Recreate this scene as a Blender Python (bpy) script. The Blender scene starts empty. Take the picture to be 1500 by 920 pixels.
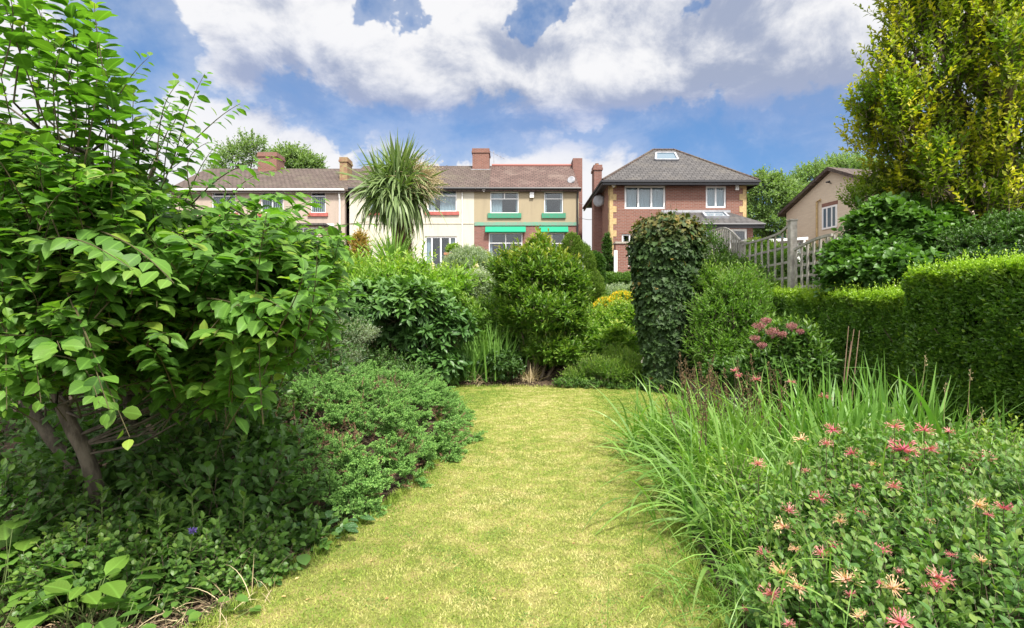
import bpy, math
import numpy as np
from mathutils import Vector, noise as mnoise

sc = bpy.context.scene
R = math.radians
rng = np.random.default_rng(7)

# ------------------------------------------------------------------ camera
F = 800.0                     # focal length in photo pixels (photo is 1500 wide)
CAMZ = 1.6
cam_d = bpy.data.cameras.new('camera')
cam_d.sensor_width = 36.0
cam_d.lens = F / 1500.0 * 36.0
cam_d.clip_start = 0.05
cam_d.clip_end = 3000.0
cam = bpy.data.objects.new('camera', cam_d)
sc.collection.objects.link(cam)
cam.location = (0, 0, CAMZ)
cam.rotation_euler = (R(90), 0, 0)
sc.camera = cam

# ------------------------------------------------------------------ light
SUN_EL, SUN_AZ = 56.0, 158.0     # azimuth clockwise from +Y (view direction): behind the camera, to the right
sd = Vector((math.sin(R(SUN_AZ)) * math.cos(R(SUN_EL)), math.cos(R(SUN_AZ)) * math.cos(R(SUN_EL)), math.sin(R(SUN_EL))))
sun_d = bpy.data.lights.new('sun', 'SUN')
sun_d.energy = 3.1
sun_d.angle = R(7)
sun_d.color = (1.0, 0.95, 0.86)
sun = bpy.data.objects.new('sun', sun_d)
sc.collection.objects.link(sun)
sun.rotation_euler = sd.to_track_quat('Z', 'Y').to_euler()
sun.location = (0, -5, 20)

sc.view_settings.view_transform = 'Standard'
sc.view_settings.look = 'None'
sc.view_settings.exposure = 1.3
sc.view_settings.gamma = 1.0
sc.view_settings.use_curve_mapping = False
sc.cycles.max_bounces = 7
sc.cycles.diffuse_bounces = 4
sc.cycles.glossy_bounces = 2
sc.cycles.transmission_bounces = 4
sc.cycles.transparent_max_bounces = 8
sc.cycles.caustics_reflective = False
sc.cycles.caustics_refractive = False
sc.cycles.sample_clamp_indirect = 6.0
sc.cycles.use_denoising = True

# ------------------------------------------------------------------ node helper
class NT:
    def __init__(s, tree):
        s.t = tree
    def n(s, typ, **kw):
        nd = s.t.nodes.new(typ)
        for k, v in kw.items():
            setattr(nd, k, v)
        return nd
    def put(s, sock, v):
        if v is None:
            return
        if isinstance(v, bpy.types.NodeSocket):
            s.t.links.new(v, sock)
        else:
            if isinstance(v, (tuple, list)) and len(v) == 3 and sock.type == 'RGBA':
                v = (*v, 1.0)
            sock.default_value = v
    def math(s, op, a, b=None, c=None, clamp=False):
        nd = s.n('ShaderNodeMath', operation=op, use_clamp=clamp)
        for i, v in enumerate((a, b, c)):
            s.put(nd.inputs[i], v)
        return nd.outputs[0]
    def vm(s, op, a, b=None, out=0):
        nd = s.n('ShaderNodeVectorMath', operation=op)
        s.put(nd.inputs[0], a)
        s.put(nd.inputs[1], b)
        return nd.outputs['Value'] if out == 'v' else nd.outputs[0]
    def mix(s, f, a, b, typ='MIX'):
        nd = s.n('ShaderNodeMix', data_type='RGBA', blend_type=typ)
        s.put(nd.inputs[0], f)
        s.put(nd.inputs[6], a)
        s.put(nd.inputs[7], b)
        return nd.outputs[2]
    def rng(s, v, a, b, c=0.0, d=1.0, smooth=True):
        nd = s.n('ShaderNodeMapRange', interpolation_type='SMOOTHSTEP' if smooth else 'LINEAR')
        for i, x in enumerate((v, a, b, c, d)):
            s.put(nd.inputs[i], x)
        return nd.outputs[0]
    def noise(s, vec, scale, detail=4.0, rough=0.5, out=0, dist=0.0):
        nd = s.n('ShaderNodeTexNoise')
        s.put(nd.inputs['Vector'], vec)
        nd.inputs['Scale'].default_value = scale
        nd.inputs['Detail'].default_value = detail
        nd.inputs['Roughness'].default_value = rough
        nd.inputs['Distortion'].default_value = dist
        return nd.outputs[out]

# ------------------------------------------------------------------ sky with clouds
world = bpy.data.worlds.new('World')
sc.world = world
world.use_nodes = True
wt = world.node_tree
wt.nodes.clear()
w = NT(wt)
SKY_STR = 0.085
sky = w.n('ShaderNodeTexSky', sky_type='NISHITA')
sky.sun_disc = False
sky.sun_elevation = R(SUN_EL)
sky.sun_rotation = R(SUN_AZ)
sky.altitude = 0
sky.air_density = 1.0
sky.dust_density = 0.3
sky.ozone_density = 3.0
dirv = w.n('ShaderNodeTexCoord').outputs['Generated']
dirv = w.vm('NORMALIZE', dirv)

def pdir(px, py):
    v = Vector(((px - 750) / F, 1.0, (460 - py) / F))
    return v.normalized()

# cloud masses of this sky, as directions from the garden with their angular half sizes (radians) and weight
blobs = [
    (330, 30, .13, .10, .55), (440, 45, .15, .12, .6), (520, 75, .14, .12, .55), (660, 60, .20, .14, .75), (560, 130, .14, .09, .35),
    (720, 120, .18, .09, .5), (880, 60, .20, .15, .75), (1010, 70, .20, .15, .7), (1130, 60, .22, .16, .75), (1230, 60, .16, .13, .7), (620, 140, .16, .05, .5), (740, 150, .16, .045, .5), (860, 145, .16, .05, .5), (980, 150, .14, .05, .5), (1090, 150, .12, .06, .5), (1180, 140, .12, .06, .5), (1000, 120, .2, .07, .35),
    (1080, 140, .16, .06, .3), (450, 165, .11, .08, .5), (380, 130, .07, .05, .35), (400, 200, .10, .06, .35), (360, 190, .10, .05, .3),
    (790, 232, .13, .060, 1.3), (880, 238, .13, .055, 1.2), (735, 245, .08, .05, .9), (930, 245, .07, .04, .8), (860, 300, .10, .16, .6), (960, 228, .06, .02, .35),
    (1230, 218, .07, .018, .45), (1195, 232, .05, .016, .5), (1215, 222, .06, .02, .4), (120, 150, .3, .16, .6), (20, 60, .25, .3, .6), (280, 150, .06, .07, .25),
    (1420, 20, .2, .2, .6),
    (560, 5, .06, .04, -.8), (790, 15, .045, .055, -.95), (1052, 5, .04, .03, -.5), (185, 40, .06, .14, -.75), (300, 125, .12, .04, -.35),
    (440, 125, .06, .03, -.45), (620, 195, .16, .055, -.8), (1060, 210, .20, .045, -.8), (1000, 190, .1, .03, -.4), (880, 182, .10, .014, -.4), (500, 190, .05, .05, -.4),
    (1120, 255, .14, .04, -.6), (1330, 200, .12, .07, -.5),
]
def blob_sum(lst):
    acc = None
    for px, py, a, b, k in lst:
        c = pdir(px, py)
        d = w.vm('SUBTRACT', dirv, tuple(c))
        d = w.vm('MULTIPLY', d, (1 / a, 1 / ((a + b) / 2), 1 / b))
        l = w.vm('DOT_PRODUCT', d, d, out='v')
        e = w.math('EXPONENT', w.math('MULTIPLY', l, -1.0))
        acc = w.math('MULTIPLY_ADD', e, k, acc if acc is not None else 0.0)
    return acc
warp = w.vm('MULTIPLY', w.vm('SUBTRACT', w.noise(dirv, 7.0, 5.0, .62, out=1), (.5, .5, .5)), (.24, .24, .24))
dir0 = dirv
dirv = w.vm('ADD', dir0, warp)
pos = w.math('MINIMUM', blob_sum([b for b in blobs if b[4] > 0]), .68)
neg = blob_sum([b for b in blobs if b[4] < 0])
dirv = dir0
acc = w.math('ADD', pos, neg)
# outside the photographed part of the sky: loose general cloud cover
sepd = w.n('ShaderNodeSeparateXYZ')
w.put(sepd.inputs[0], dirv)
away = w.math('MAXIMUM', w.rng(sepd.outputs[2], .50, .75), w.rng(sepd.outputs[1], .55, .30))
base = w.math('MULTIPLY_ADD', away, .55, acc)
stretch = w.vm('MULTIPLY', dirv, (1.0, 1.0, 1.5))
n1 = w.noise(stretch, 6.0, 12.0, .62, dist=.25)
n1b = w.noise(w.vm('ADD', stretch, (.012, 0, .04)), 6.0, 9.0, .58, dist=.25)
nbig = w.noise(w.vm('ADD', stretch, (5.2, 1.3, 2.2)), 3.5, 3.0, .55)
dens = w.math('ADD', base, w.math('MULTIPLY', w.math('SUBTRACT', n1, .5), 1.5))
under = w.math('MINIMUM', blob_sum([(600, 182, .22, .035, .9), (800, 186, .22, .035, .9), (1000, 186, .2, .04, .9), (1180, 200, .18, .05, .9), (400, 120, .14, .05, .5)]), 1.0)
soft = w.math('MULTIPLY_ADD', under, .55, .33)
cover = w.rng(dens, w.math('MULTIPLY_ADD', under, -.12, .10), soft)
thin = w.math('MULTIPLY', w.rng(dens, -.45, .30), .34)
cover = w.math('MAXIMUM', cover, thin)
# light and grey sides of the cloud, from the density towards the light above
relief = w.math('MULTIPLY_ADD', w.math('SUBTRACT', n1, n1b), 2.5, .88)
relief = w.math('ADD', relief, w.math('MULTIPLY', w.math('SUBTRACT', nbig, .5), 1.5))
bot = blob_sum([(720, 160, .40, .04, .30), (1060, 160, .28, .05, .36), (1170, 110, .12, .07, .32), (1270, 170, .1, .06, .3), (560, 140, .2, .04, .3), (760, 75, .1, .03, .35), (950, 60, .12, .06, .25), (1080, 30, .08, .05, .3), (400, 90, .10, .05, .2)])
relief = w.math('SUBTRACT', relief, w.math('MULTIPLY', bot, 1.6))
CL = 0.385 / SKY_STR
lit = w.rng(relief, .0, .85)
ccol = w.mix(lit, (.40 * CL, .46 * CL, .62 * CL), (1.0 * CL, 1.0 * CL, 1.02 * CL))
skyc = w.mix(1.0, sky.outputs[0], (0.72, 0.92, 1.22), 'MULTIPLY')
# unseen cloud round the sun, boosted as added soft fill for the shadows
fill_boost = w.rng(w.vm('DOT_PRODUCT', dirv, tuple(sd), out='v'), .15, .95, 1.0, 2.5)
ccol = w.mix(1.0, ccol, fill_boost, 'MULTIPLY')
ccol = w.mix(w.math('MULTIPLY', under, .42), ccol, (.40 * CL, .50 * CL, .86 * CL))
# clear air turns deeper blue towards the low sky
lowf = w.rng(sepd.outputs[2], .0, .42)
skyc = w.mix(1.0, skyc, w.mix(lowf, (.44, .46, .46), (.78, .76, .66)), 'MULTIPLY')
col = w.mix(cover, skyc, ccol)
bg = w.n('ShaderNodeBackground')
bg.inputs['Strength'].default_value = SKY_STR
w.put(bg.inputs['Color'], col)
wo = w.n('ShaderNodeOutputWorld')
wt.links.new(bg.outputs[0], wo.inputs[0])

# ------------------------------------------------------------------ materials
def new_mat(name):
    m = bpy.data.materials.new(name)
    m.use_nodes = True
    m.node_tree.nodes.clear()
    t = NT(m.node_tree)
    o = t.n('ShaderNodeOutputMaterial')
    return m, t, o

def principled(t, col, rough=.6, spec=.4, normal=None, metal=0.0):
    p = t.n('ShaderNodeBsdfPrincipled')
    t.put(p.inputs['Base Color'], col)
    t.put(p.inputs['Roughness'], rough)
    p.inputs['Specular IOR Level'].default_value = spec
    p.inputs['Metallic'].default_value = metal
    if normal is not None:
        t.put(p.inputs['Normal'], normal)
    return p

def bump(t, h, strength=.4, dist=.01):
    b = t.n('ShaderNodeBump')
    b.inputs['Strength'].default_value = strength
    b.inputs['Distance'].default_value = dist
    t.put(b.inputs['Height'], h)
    return b.outputs[0]

def leaf_mat(name, dark, light, tip=None, transl=.35, rough=.42, spec=.4, vein=0.0, spots=0.0):
    """leaf: per-leaf random colour between dark and light; young growth takes the tip colour"""
    m, t, o = new_mat(name)
    gain = 1.45 if max(light) < .5 else 1.0
    dark = tuple(c * gain for c in dark); light = tuple(c * gain for c in light)
    rnd = t.n('ShaderNodeAttribute', attribute_name='rnd').outputs['Fac']
    col = t.mix(rnd, dark, light)
    if tip is not None:
        tp = t.n('ShaderNodeAttribute', attribute_name='tip').outputs['Fac']
        col = t.mix(tp, col, tip)
    if vein or spots:
        luv = t.n('ShaderNodeAttribute', attribute_name='luv').outputs['Vector']
        sp = t.n('ShaderNodeSeparateXYZ')
        t.put(sp.inputs[0], luv)
        ax = t.math('ABSOLUTE', sp.outputs[0])
        if vein:
            mid = t.rng(ax, .0, .06, 1.0, 0.0)
            v = t.math('SUBTRACT', sp.outputs[1], t.math('MULTIPLY', ax, .55))
            v = t.math('ABSOLUTE', t.math('SUBTRACT', t.math('FRACT', t.math('MULTIPLY', v, 8.0)), .5))
            side = t.math('MULTIPLY', t.rng(v, .0, .10, 1.0, 0.0), .45)
            f = t.math('MULTIPLY', t.math('MAXIMUM', mid, side), vein)
            col = t.mix(f, col, tuple(min(1, c * 1.9 + .02) for c in light))
        if spots:
            s = t.n('ShaderNodeTexVoronoi')
            t.put(s.inputs['Vector'], luv)
            s.inputs['Scale'].default_value = 9
            col = t.mix(t.math('MULTIPLY', t.rng(s.outputs['Distance'], .22, .32, 1.0, 0.0), spots), col, (.26, .33, .24))
    p = principled(t, col, rough, spec)
    tr = t.n('ShaderNodeBsdfTranslucent')
    tc = t.mix(1.0, col, (1.15, 1.35, .45), 'MULTIPLY')
    t.put(tr.inputs[0], tc)
    mx = t.n('ShaderNodeMixShader')
    mx.inputs[0].default_value = transl
    t.t.links.new(p.outputs[0], mx.inputs[1])
    t.t.links.new(tr.outputs[0], mx.inputs[2])
    t.t.links.new(mx.outputs[0], o.inputs[0])
    return m

def simple_mat(name, col, rough=.6, spec=.4, nscale=None, namp=.25, bstr=0.0, col2=None, detail=4, metal=0.0):
    m, t, o = new_mat(name)
    c = col
    nrm = None
    if nscale:
        co = t.n('ShaderNodeTexCoord').outputs['Object']
        nz = t.noise(co, nscale, detail, .6)
        c2 = col2 if col2 else tuple(x * (1 - namp) for x in col)
        c = t.mix(t.rng(nz, .35, .65), c2, col)
        if bstr:
            nrm = bump(t, nz, bstr, .01)
    p = principled(t, c, rough, spec, nrm, metal)
    t.t.links.new(p.outputs[0], o.inputs[0])
    return m

def wall_uv(t):
    """object coordinates laid on upright faces: (along the wall, up)"""
    co = t.n('ShaderNodeTexCoord').outputs['Object']
    s = t.n('ShaderNodeSeparateXYZ')
    t.put(s.inputs[0], co)
    g = t.n('ShaderNodeNewGeometry')
    sn = t.n('ShaderNodeSeparateXYZ')
    t.put(sn.inputs[0], g.outputs['Normal'])
    f = t.math('GREATER_THAN', t.math('ABSOLUTE', sn.outputs[0]), .7)
    u = t.math('ADD', t.math('MULTIPLY', s.outputs[0], t.math('SUBTRACT', 1.0, f)), t.math('MULTIPLY', s.outputs[1], f))
    c = t.n('ShaderNodeCombineXYZ')
    t.put(c.inputs[0], u)
    t.put(c.inputs[1], s.outputs[2])
    return c.outputs[0], co

def brick_mat(name, c1, c2, mortar, wide=.225, high=.075, msize=.012, rough=.85, bstr=.5, stain=.3):
    m, t, o = new_mat(name)
    uv, co = wall_uv(t)
    b = t.n('ShaderNodeTexBrick')
    t.put(b.inputs['Vector'], uv)
    b.inputs['Color1'].default_value = (*c1, 1)
    b.inputs['Color2'].default_value = (*c2, 1)
    b.inputs['Mortar'].default_value = (*mortar, 1)
    b.inputs['Scale'].default_value = 1.0
    b.inputs['Mortar Size'].default_value = msize
    b.inputs['Brick Width'].default_value = wide
    b.inputs['Row Height'].default_value = high
    nz = t.noise(co, 1.3, 5, .65)
    nf = t.noise(co, 22, 3, .6)
    c = t.mix(t.math('MULTIPLY', t.rng(nz, .4, .75), stain), b.outputs[0], tuple(x * .45 for x in c1))
    c = t.mix(t.math('MULTIPLY', nf, .35), c, tuple(x * 1.5 for x in c2))
    p = principled(t, c, rough, .25, bump(t, t.math('ADD', b.outputs['Fac'], t.math('MULTIPLY', nf, -.4)), bstr, -.008))
    t.t.links.new(p.outputs[0], o.inputs[0])
    return m

def roof_mat(name, c1, c2, moss=(.16, .15, .10), mossf=.4, wide=.26, high=.27):
    m, t, o = new_mat(name)
    co = t.n('ShaderNodeTexCoord').outputs['Object']
    s = t.n('ShaderNodeSeparateXYZ')
    t.put(s.inputs[0], co)
    g = t.n('ShaderNodeNewGeometry')
    sn = t.n('ShaderNodeSeparateXYZ')
    t.put(sn.inputs[0], g.outputs['Normal'])
    f = t.math('GREATER_THAN', t.math('ABSOLUTE', sn.outputs[0]), t.math('ABSOLUTE', sn.outputs[1]))
    u = t.math('ADD', t.math('MULTIPLY', s.outputs[0], t.math('SUBTRACT', 1.0, f)), t.math('MULTIPLY', s.outputs[1], f))
    c = t.n('ShaderNodeCombineXYZ')
    t.put(c.inputs[0], u)
    t.put(c.inputs[1], t.math('MULTIPLY', s.outputs[2], 1.9))
    b = t.n('ShaderNodeTexBrick')
    t.put(b.inputs['Vector'], c.outputs[0])
    b.inputs['Color1'].default_value = (*c1, 1)
    b.inputs['Color2'].default_value = (*c2, 1)
    b.inputs['Mortar'].default_value = (*[x * .3 for x in c1], 1)
    b.inputs['Scale'].default_value = 1.0
    b.inputs['Mortar Size'].default_value = .022
    b.inputs['Mortar Smooth'].default_value = .6
    b.inputs['Brick Width'].default_value = wide
    b.inputs['Row Height'].default_value = high
    nz = t.noise(co, .9, 6, .7)
    col = t.mix(t.math('MULTIPLY', t.rng(nz, .48, .7), mossf), b.outputs[0], moss)
    nf = t.noise(co, 9, 3, .6)
    col = t.mix(t.math('MULTIPLY', t.rng(nf, .4, .8), .35), col, tuple(x * 1.5 + .02 for x in c2))
    p = principled(t, col, .8, .3, bump(t, b.outputs['Fac'], .7, -.02))
    t.t.links.new(p.outputs[0], o.inputs[0])
    return m

def render_mat(name, col, stain, fine=60):
    """rendered or pebble-dashed wall with water stains"""
    m, t, o = new_mat(name)
    co = t.n('ShaderNodeTexCoord').outputs['Object']
    n1_ = t.noise(co, fine, 2, .6)
    n2_ = t.noise(t.vm('MULTIPLY', co, (1.6, 1.6, .35)), 1.4, 6, .65)
    c = t.mix(t.math('MULTIPLY', t.rng(n2_, .45, .75), .55), col, stain)
    c = t.mix(t.math('MULTIPLY', t.rng(n1_, .4, .7), .35), c, tuple(x * .6 for x in col))
    p = principled(t, c, .9, .2, bump(t, n1_, .5, .01))
    t.t.links.new(p.outputs[0], o.inputs[0])
    return m

def glass_mat(name, refl=.22, tint=(.8, .9, .95)):
    m, t, o = new_mat(name)
    tr = t.n('ShaderNodeBsdfTransparent')
    t.put(tr.inputs[0], tint)
    gl = t.n('ShaderNodeBsdfGlossy')
    gl.inputs['Roughness'].default_value = .03
    mx = t.n('ShaderNodeMixShader')
    mx.inputs[0].default_value = refl
    t.t.links.new(tr.outputs[0], mx.inputs[1])
    t.t.links.new(gl.outputs[0], mx.inputs[2])
    t.t.links.new(mx.outputs[0], o.inputs[0])
    return m

def bark_mat(name, c1, c2, scale=14):
    m, t, o = new_mat(name)
    co = t.n('ShaderNodeTexCoord').outputs['Object']
    v = t.vm('MULTIPLY', co, (1, 1, .3))
    nz = t.noise(v, scale, 6, .65)
    n2_ = t.noise(co, 3, 3, .5)
    c = t.mix(t.rng(nz, .35, .65), c1, c2)
    c = t.mix(t.math('MULTIPLY', t.rng(n2_, .5, .7), .5), c, (.10, .12, .05))
    p = principled(t, c, .85, .2, bump(t, nz, .8, .02))
    t.t.links.new(p.outputs[0], o.inputs[0])
    return m

# ------------------------------------------------------------------ mesh tools
COL = sc.collection

class Acc:
    """collects polygons with per-vertex attributes and links them as one mesh object"""
    def __init__(s):
        s.V = []; s.L = []; s.S = []; s.rnd = []; s.tip = []; s.luv = []
        s.n = 0
    def add(s, V, loops, sizes, rnd=None, tip=None, luv=None):
        V = np.asarray(V, dtype=np.float32).reshape(-1, 3)
        k = len(V)
        s.V.append(V)
        s.L.append(np.asarray(loops, dtype=np.int32).ravel() + s.n)
        s.S.append(np.asarray(sizes, dtype=np.int32).ravel())
        s.rnd.append(np.zeros(k, np.float32) if rnd is None else np.broadcast_to(np.asarray(rnd, np.float32), (k,)))
        s.tip.append(np.zeros(k, np.float32) if tip is None else np.broadcast_to(np.asarray(tip, np.float32), (k,)))
        s.luv.append(np.zeros((k, 3), np.float32) if luv is None else np.asarray(luv, np.float32).reshape(-1, 3))
        s.n += k
    def box(s, x0, x1, y0, y1, z0, z1, **kw):
        v = [(x0, y0, z0), (x1, y0, z0), (x1, y1, z0), (x0, y1, z0), (x0, y0, z1), (x1, y0, z1), (x1, y1, z1), (x0, y1, z1)]
        f = [0, 3, 2, 1, 4, 5, 6, 7, 0, 1, 5, 4, 1, 2, 6, 5, 2, 3, 7, 6, 3, 0, 4, 7]
        s.add(v, f, [4] * 6, **kw)
        return s
    def bar(s, a, b, wx, wz, up=(0, 0, 1), **kw):
        """square bar from a to b"""
        a = np.array(a, float); b = np.array(b, float)
        d = b - a; d /= np.linalg.norm(d)
        u = np.array(up, float)
        if abs(d @ u) > .95: u = np.array((0, 1, 0.))
        x = np.cross(d, u); x /= np.linalg.norm(x)
        z = np.cross(x, d)
        v = []
        for p in (a, b):
            for sx, sz in ((-1, -1), (1, -1), (1, 1), (-1, 1)):
                v.append(p + x * sx * wx / 2 + z * sz * wz / 2)
        f = [0, 1, 2, 3, 7, 6, 5, 4, 0, 4, 5, 1, 1, 5, 6, 2, 2, 6, 7, 3, 3, 7, 4, 0]
        s.add(v, f, [4] * 6, **kw)
        return s
    def tube(s, pts, rad, sides=8, wob=0.0, **kw):
        pts = np.array(pts, float)
        n = len(pts)
        rad = np.broadcast_to(np.asarray(rad, float), (n,))
        T = np.gradient(pts, axis=0)
        T /= np.linalg.norm(T, axis=1)[:, None] + 1e-9
        ref = np.array((1., 0, 0)) if abs(T[0][0]) < .8 else np.array((0, 1., 0))
        V = []
        x = ref
        for i in range(n):
            x = x - T[i] * (x @ T[i]); x /= np.linalg.norm(x)
            y = np.cross(T[i], x)
            for k in range(sides):
                a = 2 * math.pi * k / sides
                r = rad[i] * (1 + (wob * math.sin(3 * a + i * .7) if wob else 0))
                V.append(pts[i] + (x * math.cos(a) + y * math.sin(a)) * r)
        Lp = []
        for i in range(n - 1):
            for k in range(sides):
                k2 = (k + 1) % sides
                Lp += [i * sides + k, i * sides + k2, (i + 1) * sides + k2, (i + 1) * sides + k]
        S = [4] * ((n - 1) * sides) + [sides, sides]
        Lp += list(range(sides))[::-1] + [(n - 1) * sides + k for k in range(sides)]
        s.add(V, Lp, S, **kw)
        return s
    def build(s, name, mat, parent=None, base=None, smooth=False):
        V = np.concatenate(s.V)
        if parent is not None and base is None:
            base = np.array(parent.get('_b', (0, 0, 0)), dtype=np.float32)
        if base is not None:
            V = V - np.asarray(base, dtype=np.float32)
        L = np.concatenate(s.L); S = np.concatenate(s.S)
        me = bpy.data.meshes.new(name)
        me.vertices.add(len(V)); me.vertices.foreach_set('co', V.ravel())
        me.loops.add(len(L)); me.loops.foreach_set('vertex_index', L)
        me.polygons.add(len(S))
        st = np.zeros(len(S), np.int32); st[1:] = np.cumsum(S)[:-1]
        me.polygons.foreach_set('loop_start', st)
        me.polygons.foreach_set('loop_total', S)
        me.polygons.foreach_set('use_smooth', np.full(len(S), bool(smooth)))
        for nm, arr in (('rnd', s.rnd), ('tip', s.tip)):
            a = me.attributes.new(nm, 'FLOAT', 'POINT')
            a.data.foreach_set('value', np.concatenate(arr).astype(np.float32))
        lu = np.concatenate(s.luv)
        if lu.any():
            a = me.attributes.new('luv', 'FLOAT_VECTOR', 'POINT')
            a.data.foreach_set('vector', lu.astype(np.float32).ravel())
        me.materials.append(mat)
        me.update(calc_edges=True)
        me.validate()
        o = bpy.data.objects.new(name, me)
        COL.objects.link(o)
        if parent is not None:
            o.parent = parent
        elif base is not None:
            o.location = tuple(float(x) for x in base)
        return o

def tag(o, label=None, cat=None, group=None, kind=None):
    if label: o['label'] = label
    if cat: o['category'] = cat
    if group: o['group'] = group
    if kind: o['kind'] = kind
    return o

def thing(name, label, cat, loc, group=None):
    o = bpy.data.objects.new(name, None)
    o.empty_display_size = .2
    COL.objects.link(o)
    o.location = tuple(float(x) for x in loc)
    o['_b'] = [float(x) for x in loc]
    return tag(o, label, cat, group)

def sub(o, base):
    """let a part carry the same origin for its own sub-parts"""
    o['_b'] = [float(x) for x in base]
    return o

def nrm(v):
    return v / (np.linalg.norm(v, axis=-1, keepdims=True) + 1e-9)

def P(px, py, y):
    """where the thing seen at this pixel of the photo stands, at distance y"""
    return np.array(((px - 750) / F * y, y, CAMZ + (460 - py) / F * y))

def sst(a, b, x):
    t = np.clip((x - a) / (b - a), 0, 1)
    return t * t * (3 - 2 * t)

def ground_h(x, y):
    x = np.asarray(x, float); y = np.asarray(y, float)
    h = 3.25 * np.clip((y - 12.0) / 13.5, 0, 1) ** 1.05
    h = h + .9 * sst(4.7, 5.6, x) * sst(7, 10, y) * (1 - sst(12, 22, y))
    h = h + .05 * np.sin(x * 1.1 + 1) * np.sin(y * .9) * sst(11.8, 13, y) * (1 - sst(24, 26, y))
    return h

def snoise(p, k=1.0, seed=0.0):
    """cheap smooth noise of points, about -1..1"""
    x, y, z = p[..., 0] * k + seed, p[..., 1] * k + seed * 1.7, p[..., 2] * k - seed
    return (np.sin(x * 1.7 + 1.3 * np.sin(y * 1.3 + z)) + np.sin(y * 2.1 + 1.1 * np.sin(z * 1.9 - x)) + np.sin(z * 2.3 + 1.7 * np.sin(x * 1.1 + y * .7))
            + .5 * np.sin(x * 4.1 + y * 3.3) + .5 * np.sin(z * 4.7 - y * 3.9 + x)) / 3.2

# ------------------------------------------------------------------ leaf shapes: (across, along, up), faces
def make_leaf(kind, wid=.5, fold=.14, curve=.12, wav=0.0):
    if kind == 'ov':
        st = [(0, 0), (.18, .33), (.42, .5), (.68, .42), (.88, .18), (1, 0)]
    elif kind == 'round':
        st = [(0, 0), (.12, .36), (.38, .52), (.66, .50), (.87, .28), (1, 0)]
    elif kind == 'lance':
        st = [(0, 0), (.2, .34), (.5, .5), (.8, .25), (1, 0)]
    elif kind == 'small':
        st = [(0, 0), (.45, .5), (1, 0)]
    elif kind == 'mini':
        v = [(0, 0, 0), (-.5 * wid, .5, fold), (0, 1, -curve), (.5 * wid, .5, fold)]
        return np.array(v, np.float32), [0, 1, 2, 3], [4]
    elif kind == 'ivy':
        o = [(0, 0), (-.30, -.12), (-.55, .12), (-.38, .34), (-.62, .55), (-.26, .62), (0, 1.0), (.26, .62), (.62, .55), (.38, .34), (.55, .12), (.30, -.12)]
        v = [(0, .35, -.03)] + [(x * wid * 1.9, y, fold * abs(x) - curve * y * y) for x, y in o]
        f = []
        for i in range(len(o)):
            f += [0, 1 + (i + 1) % len(o), 1 + i]
        return np.array(v, np.float32), f, [3] * len(o)
    V = []; f = []; S = []
    n = len(st)
    mid = []; lf = []; rt = []
    for t, w_ in st:
        z = -curve * t * t
        mid.append(len(V)); V.append((0, t, z))
        if 0 < t < 1:
            x = w_ * wid
            zz = z + fold * x * 2 + wav * math.sin(t * 19)
            lf.append(len(V)); V.append((-x, t, zz))
            zz = z + fold * x * 2 + wav * math.sin(t * 19 + 2)
            rt.append(len(V)); V.append((x, t, zz))
    m = len(lf)
    f += [mid[0], mid[1], lf[0]]; S.append(3)
    f += [mid[0], rt[0], mid[1]]; S.append(3)
    for i in range(m - 1):
        f += [mid[i + 1], mid[i + 2], lf[i + 1], lf[i]]; S.append(4)
        f += [mid[i + 1], rt[i], rt[i + 1], mid[i + 2]]; S.append(4)
    f += [mid[m], mid[m + 1], lf[m - 1]]; S.append(3)
    f += [mid[m], rt[m - 1], mid[m + 1]]; S.append(3)
    return np.array(V, np.float32), f, S

def place(acc, tmpl, Pp, D, U, s, rnd, tip, luv=False):
    """stamp the leaf template at points Pp along D with upper side towards U"""
    T, f, S = tmpl
    n = len(Pp)
    if n == 0: return
    Y = nrm(D)
    Z = U - Y * np.sum(U * Y, axis=1, keepdims=True)
    Z = nrm(Z)
    X = np.cross(Y, Z)
    s = np.broadcast_to(np.asarray(s, float), (n,))[:, None, None]
    V = Pp[:, None, :] + s * (T[None, :, 0:1] * X[:, None] + T[None, :, 1:2] * Y[:, None] + T[None, :, 2:3] * Z[:, None])
    k = len(T)
    f = np.array(f)
    loops = (f[None, :] + (np.arange(n) * k)[:, None]).ravel()
    sizes = np.tile(np.array(S), n)
    r = np.repeat(np.broadcast_to(rnd, (n,)), k)
    t_ = np.repeat(np.broadcast_to(tip, (n,)), k)
    lu = None
    if luv:
        lu = np.tile(T, (n, 1))
        lu[:, 2] = r * 37.0
    acc.add(V.reshape(-1, 3), loops, sizes, r, t_, lu)

def prisms(acc, A, B, ra, rb):
    """thin three-sided twigs from A to B"""
    n = len(A)
    d = nrm(B - A)
    ref = np.where(np.abs(d[:, 2:3]) < .9, np.array([[0, 0, 1.]]), np.array([[1., 0, 0]]))
    x = nrm(np.cross(d, ref)); y = np.cross(d, x)
    ra = np.broadcast_to(ra, (n,))[:, None]; rb = np.broadcast_to(rb, (n,))[:, None]
    V = np.zeros((n, 6, 3))
    for k in range(3):
        a = 2 * math.pi * k / 3
        u = x * math.cos(a) + y * math.sin(a)
        V[:, k] = A + u * ra
        V[:, 3 + k] = B + u * rb
    f = np.array([0, 1, 4, 3, 1, 2, 5, 4, 2, 0, 3, 5])
    loops = (f[None] + (np.arange(n) * 6)[:, None]).ravel()
    acc.add(V.reshape(-1, 3), loops, np.full(n * 3, 4), rng.random(1)[0])

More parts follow.
